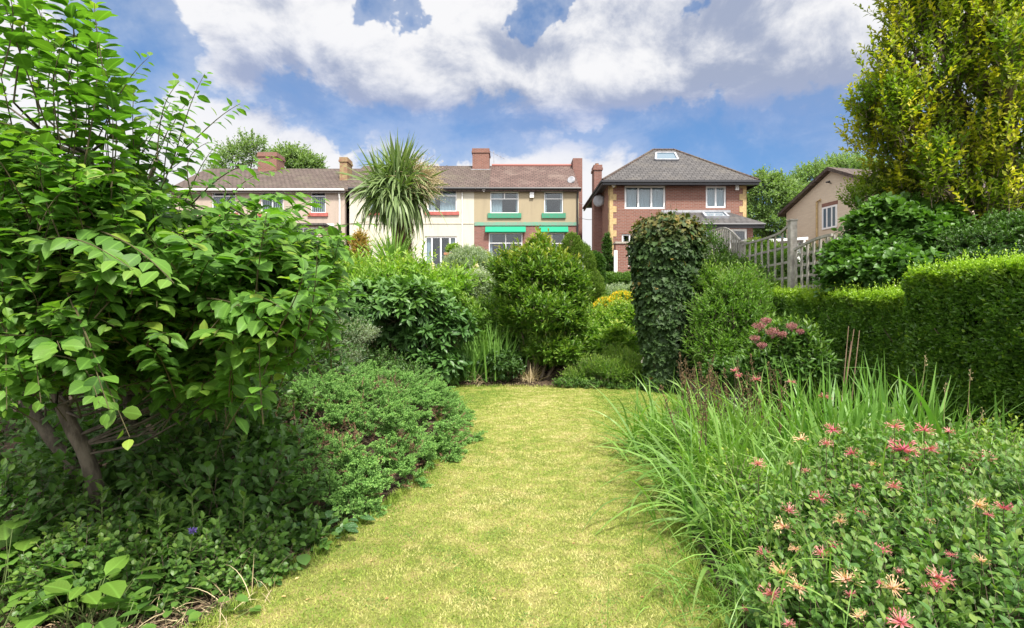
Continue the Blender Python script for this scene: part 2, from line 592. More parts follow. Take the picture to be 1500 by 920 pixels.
def twigs(O, D, L, m, size, spread=.9, droop=.0, up=.6, t0=.15, tipgrow=.0, jit=.25, pairs=False, rad=.004, leafstem=0.0, whorl=0.0):
    """leaves set along straight twigs. returns dict of leaf arrays and twig ends"""
    n = len(O)
    D = nrm(D)
    L = np.broadcast_to(L, (n,))
    t = np.linspace(t0, 1, m)[None, :] + rng.normal(0, .3 / m, (n, m)) * (1 - whorl)
    t = np.clip(t, 0, 1)
    if whorl: t = 1 - (1 - t) * (1 - whorl)
    ref = np.where(np.abs(D[:, 2:3]) < .9, np.array([[0, 0, 1.]]), np.array([[1., 0, 0]]))
    X = nrm(np.cross(D, ref)); Y = np.cross(D, X)
    if pairs:
        ang = (np.arange(m) % 2) * math.pi + rng.random((n, 1)) * .6
        ang = ang + rng.normal(0, .3, (n, m))
    else:
        ang = np.arange(m)[None] * 2.4 + rng.random((n, 1)) * 6.28 + rng.normal(0, .3, (n, m))
    rad_ = X[:, None] * np.cos(ang)[..., None] + Y[:, None] * np.sin(ang)[..., None]
    pos = O[:, None] + D[:, None] * (L[:, None] * t)[..., None]
    pos[..., 2] -= droop * (t ** 2) * L[:, None]
    sp = spread * (1 - .45 * t)[..., None]
    ld = D[:, None] * (1 - .5 * spread + .35 * t[..., None]) + rad_ * sp + rng.normal(0, jit, (n, m, 3))
    ld[..., 2] -= droop * .8
    U = D[:, None] * .5 + np.array([0, 0, up]) + rng.normal(0, .25, (n, m, 3)) - rad_ * .0
    s = size * (1 - .35 * t ** 3) * rng.uniform(.7, 1.15, (n, m))
    tip = t ** 2.0
    q = lambda a: a.reshape(-1, *a.shape[2:])
    return dict(P=q(pos), D=q(ld), U=q(U), s=q(s), t=q(tip), n=n, m=m,
                A=O, B=O + D * L[:, None] - np.array([0, 0, 1.]) * (droop * L)[:, None])

def in_ell(p, c, r):
    return np.sum(((p - c) / r) ** 2, axis=-1)

def surf_points(blobs_, n, lo=.72, hi=1.04, lump=.14, lk=3.0, seed=0.0, cut_back=.55, under=.35):
    """points in the outer shell of a union of ellipsoids [(centre, radii)]; returns points and outward normals"""
    C = np.array([b[0] for b in blobs_], float); Rr = np.array([b[1] for b in blobs_], float)
    wgt = (Rr[:, 0] * Rr[:, 2] + Rr[:, 0] * Rr[:, 1] + Rr[:, 1] * Rr[:, 2])
    out = []; outn = []; have = 0
    while have < n:
        k = int(n * 2.2) + 50
        idx = rng.choice(len(C), k, p=wgt / wgt.sum())
        d = nrm(rng.normal(size=(k, 3)))
        rr = rng.uniform(lo, hi, k)
        p = C[idx] + d * Rr[idx] * rr[:, None]
        p2 = C[idx] + d * Rr[idx]
        lum = 1 + lump * snoise(p2, lk, seed)
        p = C[idx] + d * Rr[idx] * (rr * lum)[:, None]
        nn = nrm(d / Rr[idx])
        keep = np.ones(k, bool)
        for j in range(len(C)):
            keep &= (idx == j) | (in_ell(p, C[j], Rr[j] * .80) > 1)
        keep &= (nn[:, 1] < .25) | (rng.random(k) > cut_back)
        keep &= (nn[:, 2] > -.35) | (rng.random(k) < under)
        keep &= p[:, 2] > ground_h(p[:, 0], p[:, 1]) + .02
        out.append(p[keep]); outn.append(nn[keep]); have += keep.sum()
    return np.concatenate(out)[:n], np.concatenate(outn)[:n]

def eb(px, py, y, rx, rz, ry=None):
    """ellipsoid around the photo point (px, py) at distance y; rx, rz in photo pixels"""
    c = P(px, py, y)
    a = rx / F * y; b = rz / F * y
    return (c, (a, ry if ry else a, b))

def shrub(name, label, cat, blobs_, mat, tmpl, size, n, m=8, L=.2, spread=.9, droop=.0, up=.6, upb=.5, rndd=.35, tipk=1.0, tiptop=True,
          stem_mat=None, stems=5, group=None, luv=False, base=None, lump=.14, lk=3.0, pairs=False, lo=.70, twigr=.003, parent=None, part='foliage',
          stem_r=.018, cut_back=.6, whorl=0.0, tipexp=2.0, smooth=False, shoots=0, shootL=.35, t0=.15, hi=1.04):
    C = np.array([b[0] for b in blobs_])
    if base is None:
        bx, by = float(C[:, 0].mean()), float(C[:, 1].mean())
        base = (bx, by, float(ground_h(bx, by)))
    root = parent if parent is not None else thing(name, label, cat, base, group)
    seed = float(rng.random() * 20)
    p, nn = surf_points(blobs_, n, lo=lo, hi=hi, lump=lump, lk=lk, seed=seed, cut_back=cut_back)
    D = nn + np.array([0, 0, upb]) + rng.normal(0, rndd, p.shape)
    D = nrm(D)
    Ls = L * rng.uniform(.6, 1.3, n)
    O = p - D * Ls[:, None] * .6
    if shoots:
        k = min(shoots, n)
        sel = np.where(nn[:, 2] > .1)[0][:k]
        Ls[sel] = shootL * rng.uniform(.5, 1.2, len(sel))
        O[sel] = p[sel] - D[sel] * .1
    tw = twigs(O, D, Ls, m, size, spread, droop, up, pairs=pairs, whorl=whorl, t0=t0)
    a = Acc()
    rn = np.clip(rng.random(n * m) * .6 + np.repeat(rng.random(n), m) * .4 + .12 * snoise(tw['P'], 2.0, seed), 0, 1)
    zt = C[:, 2].max(); zr = max(b[1][2] for b in blobs_)
    hgt = np.clip((tw['P'][:, 2] - (zt - zr * .6)) / (zr * 1.5), 0, 1) if tiptop else 1.0
    tv = np.repeat(rng.random(n) ** 1.2, m)
    tip = np.clip(tw['t'] ** tipexp * tipk * (tv * .8 + .3) * (.15 + .85 * hgt if tiptop else 1), 0, 1)
    place(a, tmpl, tw['P'], tw['D'], tw['U'], tw['s'], rn, tip, luv)
    a.build(part, mat, root, smooth=smooth)
    st = Acc()
    prisms(st, tw['A'], tw['B'], twigr, twigr * .4)
    for k in range(stems):
        tgt = C[k % len(C)] + rng.normal(0, .15, 3) * np.array(blobs_[k % len(C)][1])
        b0 = np.array(base) + np.array((rng.normal(0, .08), rng.normal(0, .08), -.03))
        mid = (b0 + tgt) / 2 + rng.normal(0, .06, 3)
        tpts = [b0, b0 * .6 + mid * .4 + rng.normal(0, .02, 3), mid, mid * .4 + tgt * .6, tgt]
        st.tube(tpts, np.linspace(stem_r, stem_r * .35, 5), 6)
    st.build('stem', stem_mat or M['bark'], root)
    return root

def ribbons(acc, O, D0, L, width, g, nseg=5, roll=None, taper='grass', rnd=None, tip=0.0, bend=None, flat=False):
    """curved strap leaves; O, D0 (n,3), L, width (n,), g droop per unit"""
    n = len(O)
    L = np.broadcast_to(L, (n,)); width = np.broadcast_to(width, (n,)); g = np.broadcast_to(g, (n,))
    d = nrm(D0)
    hor = np.cross(d, np.array([0, 0, 1.])) + rng.normal(0, .05, (n, 3))
    hor = nrm(hor)
    if roll is not None:
        vv = np.cross(d, hor)
        hor = nrm(hor * np.cos(roll)[:, None] + vv * np.sin(roll)[:, None])
    pts = [O.copy()]; p = O.copy(); dirs = [d]
    for k in range(nseg):
        p = p + d * (L / nseg)[:, None]
        pts.append(p)
        d = d + np.array([0, 0, -1.]) * (g / nseg)[:, None]
        if bend is not None: d = d + bend / nseg
        d = nrm(d)
        dirs.append(d)
    tt = np.linspace(0, 1, nseg + 1)
    if taper == 'grass': wv = np.clip(1.0 - tt ** 2.2, 0.03, 1) * np.clip(.65 + tt * 1.5, 0, 1)
    elif taper == 'leaf': wv = np.clip(np.sin(np.clip(tt * .92 + .06, 0, 1) * math.pi), .03, 1)
    else: wv = np.ones(nseg + 1) * np.clip(1.3 - tt, .2, 1)
    V = np.zeros((n, nseg + 1, 2, 3))
    for k in range(nseg + 1):
        x = hor - dirs[k] * np.sum(hor * dirs[k], axis=1, keepdims=True)
        x = nrm(x)
        V[:, k, 0] = pts[k] - x * (width * wv[k] / 2)[:, None]
        V[:, k, 1] = pts[k] + x * (width * wv[k] / 2)[:, None]
    q = []
    for k in range(nseg):
        q += [2 * k, 2 * k + 1, 2 * k + 3, 2 * k + 2]
    m_ = 2 * (nseg + 1)
    loops = (np.array(q)[None] + (np.arange(n) * m_)[:, None]).ravel()
    rn = rng.random(n) if rnd is None else rnd
    tv = np.broadcast_to(tip, (n,))
    tvv = np.repeat(tv, m_) * np.tile(np.repeat(tt, 2), n)
    acc.add(V.reshape(-1, 3), loops, np.full(n * nseg, 4), np.repeat(rn, m_), tvv)
    return pts[-1]

# ------------------------------------------------------------------ materials used
M = {}
M['bark'] = bark_mat('bark', (.10, .075, .05), (.19, .15, .11))
M['bark_grey'] = bark_mat('bark_grey', (.07, .058, .042), (.16, .135, .10), 16)
M['twig_brown'] = simple_mat('twig_brown', (.085, .066, .040), .8, .2)
M['twig_green'] = simple_mat('twig_green', (.10, .14, .04), .7, .3)
M['soil'] = simple_mat('soil', (.115, .085, .06), .95, .1, 14, bstr=.8, col2=(.045, .033, .024), detail=8)
M['white'] = simple_mat('white_plastic', (.80, .80, .80), .35, .5)
M['white_paint'] = simple_mat('white_paint', (.72, .72, .70), .5, .4, 6, .1)
M['black'] = simple_mat('black_gutter', (.025, .025, .03), .45, .5)
M['glass'] = glass_mat('window_glass', .07, (.72, .78, .80))
M['glass_sky'] = glass_mat('roof_glass', .6)
M['curtain'] = simple_mat('curtain_cloth', (.62, .66, .70), .9, .1)
M['blind'] = simple_mat('pale_blind', (.66, .68, .66), .8, .2)
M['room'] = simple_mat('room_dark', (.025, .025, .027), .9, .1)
M['lead'] = simple_mat('lead', (.36, .37, .40), .6, .4, 5)
M['green_paint'] = simple_mat('green_paint', (.035, .26, .15), .5, .3, 9, col2=(.08, .21, .14))
M['green_faded'] = simple_mat('green_faded', (.13, .33, .23), .6, .3, 6, col2=(.20, .27, .21))
M['lichen_brick'] = simple_mat('lichen_brick', (.24, .13, .09), .9, .2, 5, bstr=.4, col2=(.30, .24, .12))
M['green_awning'] = simple_mat('green_awning', (.005, .27, .15), .6, .3)
M['red_sill'] = simple_mat('red_sill', (.42, .12, .10), .7, .3, 7)
M['stone'] = simple_mat('stone', (.38, .34, .28), .9, .2, 12, bstr=.4)
M['quoin'] = simple_mat('quoin_stone', (.52, .38, .19), .85, .2, 10, .25)
M['timber'] = simple_mat('weathered_timber', (.42, .395, .36), .85, .2, 9, bstr=.3, col2=(.28, .26, .23))
M['paving'] = simple_mat('paving', (.30, .28, .25), .9, .2, 9, bstr=.4, col2=(.2, .18, .15))
M['terracotta'] = simple_mat('terracotta', (.42, .2, .11), .8, .2, 9)

LT = dict(
    ov=make_leaf('ov', .62, .12, .16), ovw=make_leaf('ov', .72, .10, .18, wav=.012), round=make_leaf('round', .8, .10, .16, wav=.012), lance=make_leaf('lance', .36, .16, .18),
    lanceb=make_leaf('lance', .44, .14, .25), small=make_leaf('small', .55, .2, .12), smalln=make_leaf('small', .32, .2, .12),
    mini=make_leaf('mini', .6, .12, .05), minin=make_leaf('mini', .34, .1, .05), ivy=make_leaf('ivy', .5, .12, .12),
)

# ================================================================== SETTING
def grid_sheet(name, xs, ys, hfun, mat, kind='structure', zoff=0.0):
    X, Y = np.meshgrid(xs, ys)
    Z = hfun(X, Y) + zoff
    a = Acc()
    nx, ny = len(xs), len(ys)
    idx = np.arange(nx * ny).reshape(ny, nx)
    q = np.stack([idx[:-1, :-1], idx[:-1, 1:], idx[1:, 1:], idx[1:, :-1]], -1).reshape(-1, 4)
    a.add(np.stack([X, Y, Z], -1).reshape(-1, 3), q.ravel(), np.full(len(q), 4))
    o = a.build(name, mat, smooth=True)
    o['kind'] = kind
    return o

def far_h(X, Y):
    return ground_h(X, Y) + .0

# ground: garden soil near, rough grass further off
m, t, o_ = new_mat('ground_soil')
co = t.n('ShaderNodeTexCoord').outputs['Object']
nz = t.noise(co, 9, 8, .65)
nf = t.noise(co, 60, 4, .6)
c = t.mix(t.rng(nz, .35, .65), (.035, .026, .019), (.10, .072, .05))
c = t.mix(t.math('MULTIPLY', t.rng(nf, .55, .7), .5), c, (.19, .15, .10))
sx = t.n('ShaderNodeSeparateXYZ'); t.put(sx.inputs[0], co)
farf = t.rng(sx.outputs[1], 24, 30)
ng = t.noise(co, .6, 5, .6)
c = t.mix(farf, c, t.mix(ng, (.035, .06, .015), (.09, .12, .03)))
p = principled(t, c, .95, .1, bump(t, t.math('ADD', nz, nf), .9, .03))
t.t.links.new(p.outputs[0], o_.inputs[0])
M['ground'] = m
xs = np.concatenate([np.linspace(-900, -20, 12), np.linspace(-18, 18, 145), np.linspace(20, 900, 12)])
ys = np.concatenate([np.linspace(-900, -6, 10), np.linspace(-5, 40, 181), np.linspace(45, 1500, 12)])
grid_sheet('ground', xs, ys, far_h, M['ground'])

# lawn outline, walked on the ground (x, y), metres
lawn_left = [(-1.9, .6), (-1.72, 1.8), (-1.62, 2.6), (-1.42, 3.2), (-1.22, 4.0), (-.95, 4.8), (-.85, 5.6), (-.85, 6.6), (-.95, 7.6), (-1.2, 8.8), (-1.4, 9.8), (-1.62, 11.0), (-1.4, 11.75)]
lawn_far = [(-.9, 12.0), (.1, 12.0), (1.2, 11.8), (2.2, 11.6), (2.9, 11.45), (3.2, 11.1)]
lawn_right = [(3.1, 10.4), (2.8, 9.4), (2.3, 8.3), (1.85, 7.2), (1.55, 6.2), (1.4, 5.2), (1.28, 4.3), (1.16, 3.5), (1.08, 2.8), (1.0, 2.0), (.9, .6)]
poly = np.array(lawn_left + lawn_far + lawn_right)
# smooth the outline
def chaikin(p, it=2):
    for _ in range(it):
        q = np.roll(p, -1, axis=0)
        p = np.stack([p * .75 + q * .25, p * .25 + q * .75], 1).reshape(-1, 2)
    return p
poly = chaikin(poly)
poly = poly + .02 * np.stack([np.sin(poly[:, 1] * 9), np.sin(poly[:, 0] * 11)], 1)

def inside(px, py, pg):
    n = len(pg); c = np.zeros(px.shape, bool)
    j = n - 1
    for i in range(n):
        xi, yi = pg[i]; xj, yj = pg[j]
        cond = ((yi > py) != (yj > py)) & (px < (xj - xi) * (py - yi) / (yj - yi + 1e-12) + xi)
        c ^= cond
        j = i
    return c

m, t, o_ = new_mat('lawn')
co = t.n('ShaderNodeTexCoord').outputs['Object']
nl = t.noise(co, .9, 5, .6)
nm = t.noise(co, 5, 5, .65)
nf = t.noise(co, 70, 4, .7)
c = t.mix(t.rng(nl, .35, .65), (.15, .19, .035), (.27, .28, .08))
c = t.mix(t.math('MULTIPLY', t.rng(nm, .42, .68), .7), c, (.44, .34, .15))
c = t.mix(t.math('MULTIPLY', t.rng(nf, .5, .75), .6), c, (.07, .085, .02))
p = principled(t, c, .9, .15, bump(t, nf, 1.0, .02))
t.t.links.new(p.outputs[0], o_.inputs[0])
M['lawn'] = m
a = Acc()
a.add(np.column_stack([poly, np.full(len(poly), .006)]), np.arange(len(poly))[::-1], [len(poly)])
lawn = a.build('lawn', M['lawn'])
lawn['kind'] = 'structure'

# mown grass blades
def grass_mat(name, cols):
    m, t, o = new_mat(name)
    rnd = t.n('ShaderNodeAttribute', attribute_name='rnd').outputs['Fac']
    co = t.n('ShaderNodeTexCoord').outputs['Object']
    cr = t.n('ShaderNodeValToRGB')
    e = cr.color_ramp.elements
    while len(e) < len(cols): e.new(.5)
    for i, (pos, cc) in enumerate(cols):
        e[i].position = pos; e[i].color = (*cc, 1)
    nl = t.noise(co, .8, 4, .6)
    nm = t.noise(co, 4.5, 4, .6)
    v = t.math('ADD', t.math('MULTIPLY_ADD', rnd, .36, .07), t.math('MULTIPLY', t.rng(nl, .3, .7), .28))
    v = t.math('ADD', v, t.math('MULTIPLY', t.rng(nm, .38, .66), .32))
    # trodden, paler middle of the lawn and greener borders
    sp = t.n('ShaderNodeSeparateXYZ'); t.put(sp.inputs[0], co)
    mx_ = t.math('MULTIPLY_ADD', sp.outputs[1], .085, -.28)
    off = t.math('ABSOLUTE', t.math('SUBTRACT', sp.outputs[0], mx_))
    v = t.math('ADD', v, t.rng(off, .45, 1.5, .10, -.16))
    t.put(cr.inputs[0], v)
    p = principled(t, cr.outputs[0], .6, .25)
    tr = t.n('ShaderNodeBsdfTranslucent'); t.put(tr.inputs[0], cr.outputs[0])
    mx = t.n('ShaderNodeMixShader'); mx.inputs[0].default_value = .3
    t.t.links.new(p.outputs[0], mx.inputs[1]); t.t.links.new(tr.outputs[0], mx.inputs[2])
    t.t.links.new(mx.outputs[0], o.inputs[0])
    return m
M['grass'] = grass_mat('grass', [(.0, (.10, .21, .028)), (.33, (.22, .32, .045)), (.60, (.38, .41, .095)), (1.0, (.64, .57, .27))])
N = 520000
yy = 1.9 + 10.2 * rng.random(N) ** 1.7
xx = rng.uniform(-2.0, 3.4, N)
k = inside(xx + rng.normal(0, .02, N), yy, poly)
xx, yy = xx[k], yy[k]
n = len(xx)
hgt = rng.uniform(.005, .014, n) * (1 + .25 * yy / 10)
wd = rng.uniform(.0018, .0034, n) * (1 + yy / 6)
ang = rng.random(n) * 6.28
lean = rng.normal(0, .9, (n, 2))
V = np.zeros((n, 3, 3))
V[:, 0] = np.column_stack([xx - np.cos(ang) * wd, yy - np.sin(ang) * wd, np.full(n, .004)])
V[:, 1] = np.column_stack([xx + np.cos(ang) * wd, yy + np.sin(ang) * wd, np.full(n, .004)])
V[:, 2] = np.column_stack([xx + lean[:, 0] * hgt, yy + lean[:, 1] * hgt, .006 + hgt])
a = Acc()
a.add(V.reshape(-1, 3), np.arange(n * 3), np.full(n, 3), np.repeat(rng.random(n), 3))
# longer unmown grass along the edges
seg = np.roll(poly, -1, 0) - poly
kk = rng.integers(0, len(poly), 26000)
pp = poly[kk] + seg[kk] * rng.random((len(kk), 1)) + rng.normal(0, .028, (len(kk), 2))
kp = (pp[:, 1] > 2.0) & (rng.random(len(pp)) < np.clip(5 / pp[:, 1], .35, 1))
pp = pp[kp]; n = len(pp)
O = np.column_stack([pp, np.full(n, 0.0)])
D = np.column_stack([rng.normal(0, .5, (n, 2)), np.ones(n)])
ribbons(a, O, D, rng.uniform(.03, .09, n), .004 * (1 + pp[:, 1] / 8), rng.uniform(.3, 1.5, n), 2, rnd=rng.random(n) * .5)
g = a.build('grass', M['grass'])
tag(g, 'short dry yellow green mown grass covering the lawn', 'grass', kind='stuff')

# clover and small weeds growing flat in the turf
nc = 46
cc = np.column_stack([rng.uniform(-1.2, 2.2, nc), 2.6 + 8 * rng.random(nc) ** 1.5])
Pp = np.repeat(cc, 90, 0) + rng.normal(0, .055, (nc * 90, 2)); Pp = Pp[inside(Pp[:, 0], Pp[:, 1], poly)]
n = len(Pp)
a = Acc(); place(a, LT['mini'], np.column_stack([Pp, rng.uniform(.008, .016, n)]), rng.normal(0, 1, (n, 3)) * (1, 1, .15), np.column_stack([rng.normal(0, .25, (n, 2)), np.ones(n)]), rng.uniform(.007, .013, n), rng.random(n), 0)
M['l_clover'] = leaf_mat('leaf_clover', (.06, .13, .025), (.12, .21, .04), transl=.2, rough=.6, spec=.2)
tag(a.build('clover', M['l_clover']), 'small patches of green clover and weeds in the turf', 'clover', kind='stuff')
n = 260
Pp = np.column_stack([rng.uniform(-1.3, 2.6, n), 2.4 + 9 * rng.random(n) ** 1.3]); Pp = Pp[inside(Pp[:, 0], Pp[:, 1], poly)]; n = len(Pp)
a = Acc(); place(a, LT['small'], np.column_stack([Pp, rng.uniform(.012, .02, n)]), rng.normal(0, 1, (n, 3)) * (1, 1, .2), np.column_stack([rng.normal(0, .4, (n, 2)), np.ones(n)]), rng.uniform(.012, .032, n), rng.random(n), 0)
M['l_fallen'] = leaf_mat('leaf_fallen', (.20, .12, .05), (.45, .34, .15), transl=.1, rough=.8, spec=.1)
tag(a.build('fallen_leaves', M['l_fallen']), 'few small brown leaves fallen on the lawn', 'leaf litter', kind='stuff')

# paved path behind the ivy column
pth = Acc()
cl = [(4.05, 9.0), (3.95, 10.2), (3.85, 11.4), (3.7, 12.6), (3.3, 14.2), (2.9, 16)]
for i in range(len(cl) - 1):
    (x0, y0), (x1, y1) = cl[i], cl[i + 1]
    for k in range(3):
        f0, f1 = k / 3 + .01, (k + 1) / 3 - .01
        ax, ay = x0 + (x1 - x0) * f0, y0 + (y1 - y0) * f0
        bx, by = x0 + (x1 - x0) * f1, y0 + (y1 - y0) * f1
        za, zb = float(ground_h(ax, ay)) + .035, float(ground_h(bx, by)) + .035
        v = [(ax - .35, ay, za), (ax + .35, ay, za), (bx + .35, by, zb), (bx - .35, by, zb)]
        v += [(q[0], q[1], q[2] - .06) for q in v]
        pth.add(v, [0, 1, 2, 3, 7, 6, 5, 4, 0, 4, 5, 1, 1, 5, 6, 2, 2, 6, 7, 3, 3, 7, 4, 0], [4] * 6)
o = pth.build('path', M['paving']); o['kind'] = 'structure'

# paved terrace in front of the houses
a = Acc(); a.box(-24, 13, 26.1, 30.97, 3.0, 3.33)
o = a.build('terrace', M['paving']); o['kind'] = 'structure'

# bark chips and dead leaves on the bed beyond the lawn and under the left bed
def litter(name, n, region, mat, s=(.015, .05), label=None):
    a = Acc()
    x = rng.uniform(region[0], region[1], n); y = rng.uniform(region[2], region[3], n)
    kp = ~inside(x, y, poly)
    x, y = x[kp], y[kp]; n = len(x)
    Pp = np.column_stack([x, y, ground_h(x, y) + .008 + rng.random(n) * .02])
    D = rng.normal(0, 1, (n, 3)) * (1, 1, .25)
    U = np.column_stack([rng.normal(0, .3, (n, 2)), np.ones(n)])
    place(a, LT['minin'], Pp, D, U, rng.uniform(*s, n), rng.random(n), 0)
    o = a.build(name, mat)
    tag(o, label, 'leaf litter', kind='stuff')
M['chips'] = leaf_mat('bark_chips', (.07, .045, .03), (.26, .19, .12), transl=.05, rough=.9)
litter('leaf_litter', 9000, (-2.2, 3.6, 11.5, 13.6), M['chips'], (.02, .07), 'brown bark chips on the soil strip beyond the lawn')
litter('dead_leaves', 9000, (-3.2, -1.2, 2.2, 4.5), M['chips'], (.012, .05), 'brown dead leaves on dark soil at the left lawn edge')

# ================================================================== HOUSES
M['brick_red'] = brick_mat('brick_red', (.155, .062, .046), (.225, .098, .072), (.22, .18, .155), stain=.15)
M['brick_dark'] = brick_mat('brick_dark', (.15, .065, .052), (.22, .10, .08), (.19, .15, .13), stain=.3)
M['dash_pink'] = render_mat('dash_pink', (.44, .36, .30), (.30, .25, .21))
M['dash_tan'] = render_mat('dash_tan', (.37, .31, .21), (.25, .21, .15))
M['cream'] = render_mat('cream_render', (.56, .53, .44), (.40, .37, .29), 30)
M['beige'] = brick_mat('beige_brick', (.55, .44, .33), (.62, .52, .40), (.54, .47, .38), stain=.15, bstr=.2)
M['tile_brown'] = roof_mat('roof_tile_brown', (.070, .050, .042), (.105, .078, .067), (.12, .11, .07))
M['tile_red'] = roof_mat('roof_tile_red', (.080, .050, .042), (.120, .075, .064), (.22, .17, .14))
M['slate'] = roof_mat('roof_slate', (.060, .056, .056), (.088, .082, .080), (.13, .115, .095), .5)
M['fascia_red'] = simple_mat('fascia_red', (.30, .12, .10), .7, .3)

def wall_boxes(acc, x0, x1, z0, z1, y0, y1, holes):
    """wall between y0 (front) and y1 with window openings (x0, x1, z0, z1)"""
    xs = sorted({x0, x1, *[h[0] for h in holes], *[h[1] for h in holes]})
    zs = sorted({z0, z1, *[h[2] for h in holes], *[h[3] for h in holes]})
    xs = [x for x in xs if x0 <= x <= x1]; zs = [z for z in zs if z0 <= z <= z1]
    for i in range(len(xs) - 1):
        for j in range(len(zs) - 1):
            cx, cz = (xs[i] + xs[i + 1]) / 2, (zs[j] + zs[j + 1]) / 2
            if any(h[0] < cx < h[1] and h[2] < cz < h[3] for h in holes): continue
            acc.box(xs[i], xs[i + 1], y0, y1, zs[j], zs[j + 1])

def window(root, x0, x1, z0, z1, y, muls=(), trans=(), fr=.06, sill=None, sill_h=.12, curtain=None, name='window', reveal=.09, mat=None, leaded=False):
    """window set back in its opening: frame with mullions at fractions, pane, curtain behind, sill"""
    mat = mat or M['white']
    a = Acc()
    yf, yb = y + reveal - .03, y + reveal + .03
    a.box(x0, x0 + fr, yf, yb, z0, z1).box(x1 - fr, x1, yf, yb, z0, z1)
    a.box(x0 + fr, x1 - fr, yf, yb, z0, z0 + fr).box(x0 + fr, x1 - fr, yf, yb, z1 - fr, z1)
    for f in muls:
        if isinstance(f, tuple): xx, za, zb = x0 + (x1 - x0) * f[0], z0 + (z1 - z0) * f[1], z0 + (z1 - z0) * f[2]
        else: xx, za, zb = x0 + (x1 - x0) * f, z0 + fr, z1 - fr
        a.box(xx - fr * .45, xx + fr * .45, yf + .006, yb - .006, max(za, z0 + fr), min(zb, z1 - fr))
    for f in trans:
        if isinstance(f, tuple): zz, xa, xb = z0 + (z1 - z0) * f[0], x0 + (x1 - x0) * f[1], x0 + (x1 - x0) * f[2]
        else: zz, xa, xb = z0 + (z1 - z0) * f, x0 + fr, x1 - fr
        a.box(max(xa, x0 + fr), min(xb, x1 - fr), yf + .003, yb - .003, zz - fr * .4, zz + fr * .4)
    W = a.build(name, mat, root)
    b = root['_b']; sub(W, b)
    a = Acc(); a.box(x0 + fr * .8, x1 - fr * .8, y + reveal - .004, y + reveal + .004, z0 + fr * .8, z1 - fr * .8)
    a.build('pane', M['glass'], W, base=b)
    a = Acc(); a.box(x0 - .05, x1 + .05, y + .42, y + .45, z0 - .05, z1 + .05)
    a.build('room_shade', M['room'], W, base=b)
    if curtain == 'nets':
        curtain = [(0, 1)]
    if curtain:
        for f0, f1 in curtain:
            a = Acc()
            nx = max(4, int((f1 - f0) * (x1 - x0) / .05))
            xs_ = np.linspace(x0 + (x1 - x0) * f0, x0 + (x1 - x0) * f1, nx)
            yy_ = y + reveal + .13 + .022 * np.sin(np.arange(nx) * 1.9)
            v = []
            for X_, Y_ in zip(xs_, yy_):
                v += [(X_, Y_, z0 + .02), (X_, Y_, z1 - .02)]
            lp = []
            for i in range(nx - 1):
                lp += [2 * i, 2 * i + 2, 2 * i + 3, 2 * i + 1]
            a.add(v, lp, [4] * (nx - 1))
            a.build('curtain', M['curtain'], W, base=b)
    if sill is not None:
        a = Acc(); a.box(x0 - .14, x1 + .14, y - .09, y + reveal - .035, z0 - sill_h, z0 - .002)
        a.build('window_sill', sill, root)
    return W

def chimney(root, x0, x1, y0, y1, z0, z1, mat, pots=2, cap=True, name='chimney'):
    a = Acc(); a.box(x0, x1, y0, y1, z0, z1 - .28)
    if cap:
        a.box(x0 - .05, x1 + .05, y0 - .05, y1 + .05, z1 - .28, z1 - .16)
        a.box(x0 - .02, x1 + .02, y0 - .02, y1 + .02, z1 - .16, z1)
    else:
        a.box(x0, x1, y0, y1, z1 - .28, z1)
    ch = a.build(name, mat, root)
    b = root['_b']
    for k in range(pots):
        cx = x0 + (x1 - x0) * (k + .5) / pots; cy = (y0 + y1) / 2
        a = Acc(); a.tube([(cx, cy, z1 - .02), (cx, cy, z1 + .12), (cx, cy, z1 + .16)], [.11, .09, .11], 12)
        a.build('chimney_pot', M['terracotta'], ch, base=b)
    return ch

def gutter(root, x0, x1, y, z, mat, r=.065):
    a = Acc(); a.tube([(x0, y - r, z), (x1, y - r, z)], r, 8)
    a.box(x0, x1, y + .002, y + .03, z - .16, z + .04)
    a.build('gutter', mat, root)

def downpipe(root, x, y, z0, z1, mat, r=.04):
    a = Acc(); a.tube([(x, y - .07, z0), (x, y - .07, z1 - .3), (x, y - .16, z1)], r, 8)
    a.build('downpipe', mat, root)

def gable_roof(x0, x1, ye, ze, yr, zr, yb, over=.22, th=.12):
    """roof with its ridge along x; slab of real thickness"""
    a = Acc()
    sl = (zr - ze) / (yr - ye)
    pts = [(ye - over, ze - sl * over), (yr, zr), (yb + over, ze - sl * over)]
    v = []
    for x in (x0, x1):
        for y_, z_ in pts: v.append((x, y_, z_))
        for y_, z_ in pts: v.append((x, y_, z_ - th))
    f = [0, 6, 7, 1, 1, 7, 8, 2, 3, 4, 10, 9, 4, 5, 11, 10, 0, 3, 9, 6, 2, 8, 11, 5, 0, 1, 4, 3, 1, 2, 5, 4, 6, 9, 10, 7, 7, 10, 11, 8]
    a.add(v, f, [4] * 10)
    return a

GZ = 3.33
YF = 31.0
def wx(px, y=YF): return (px - 750) / F * y
def wz(py, y=YF): return CAMZ + (460 - py) / F * y

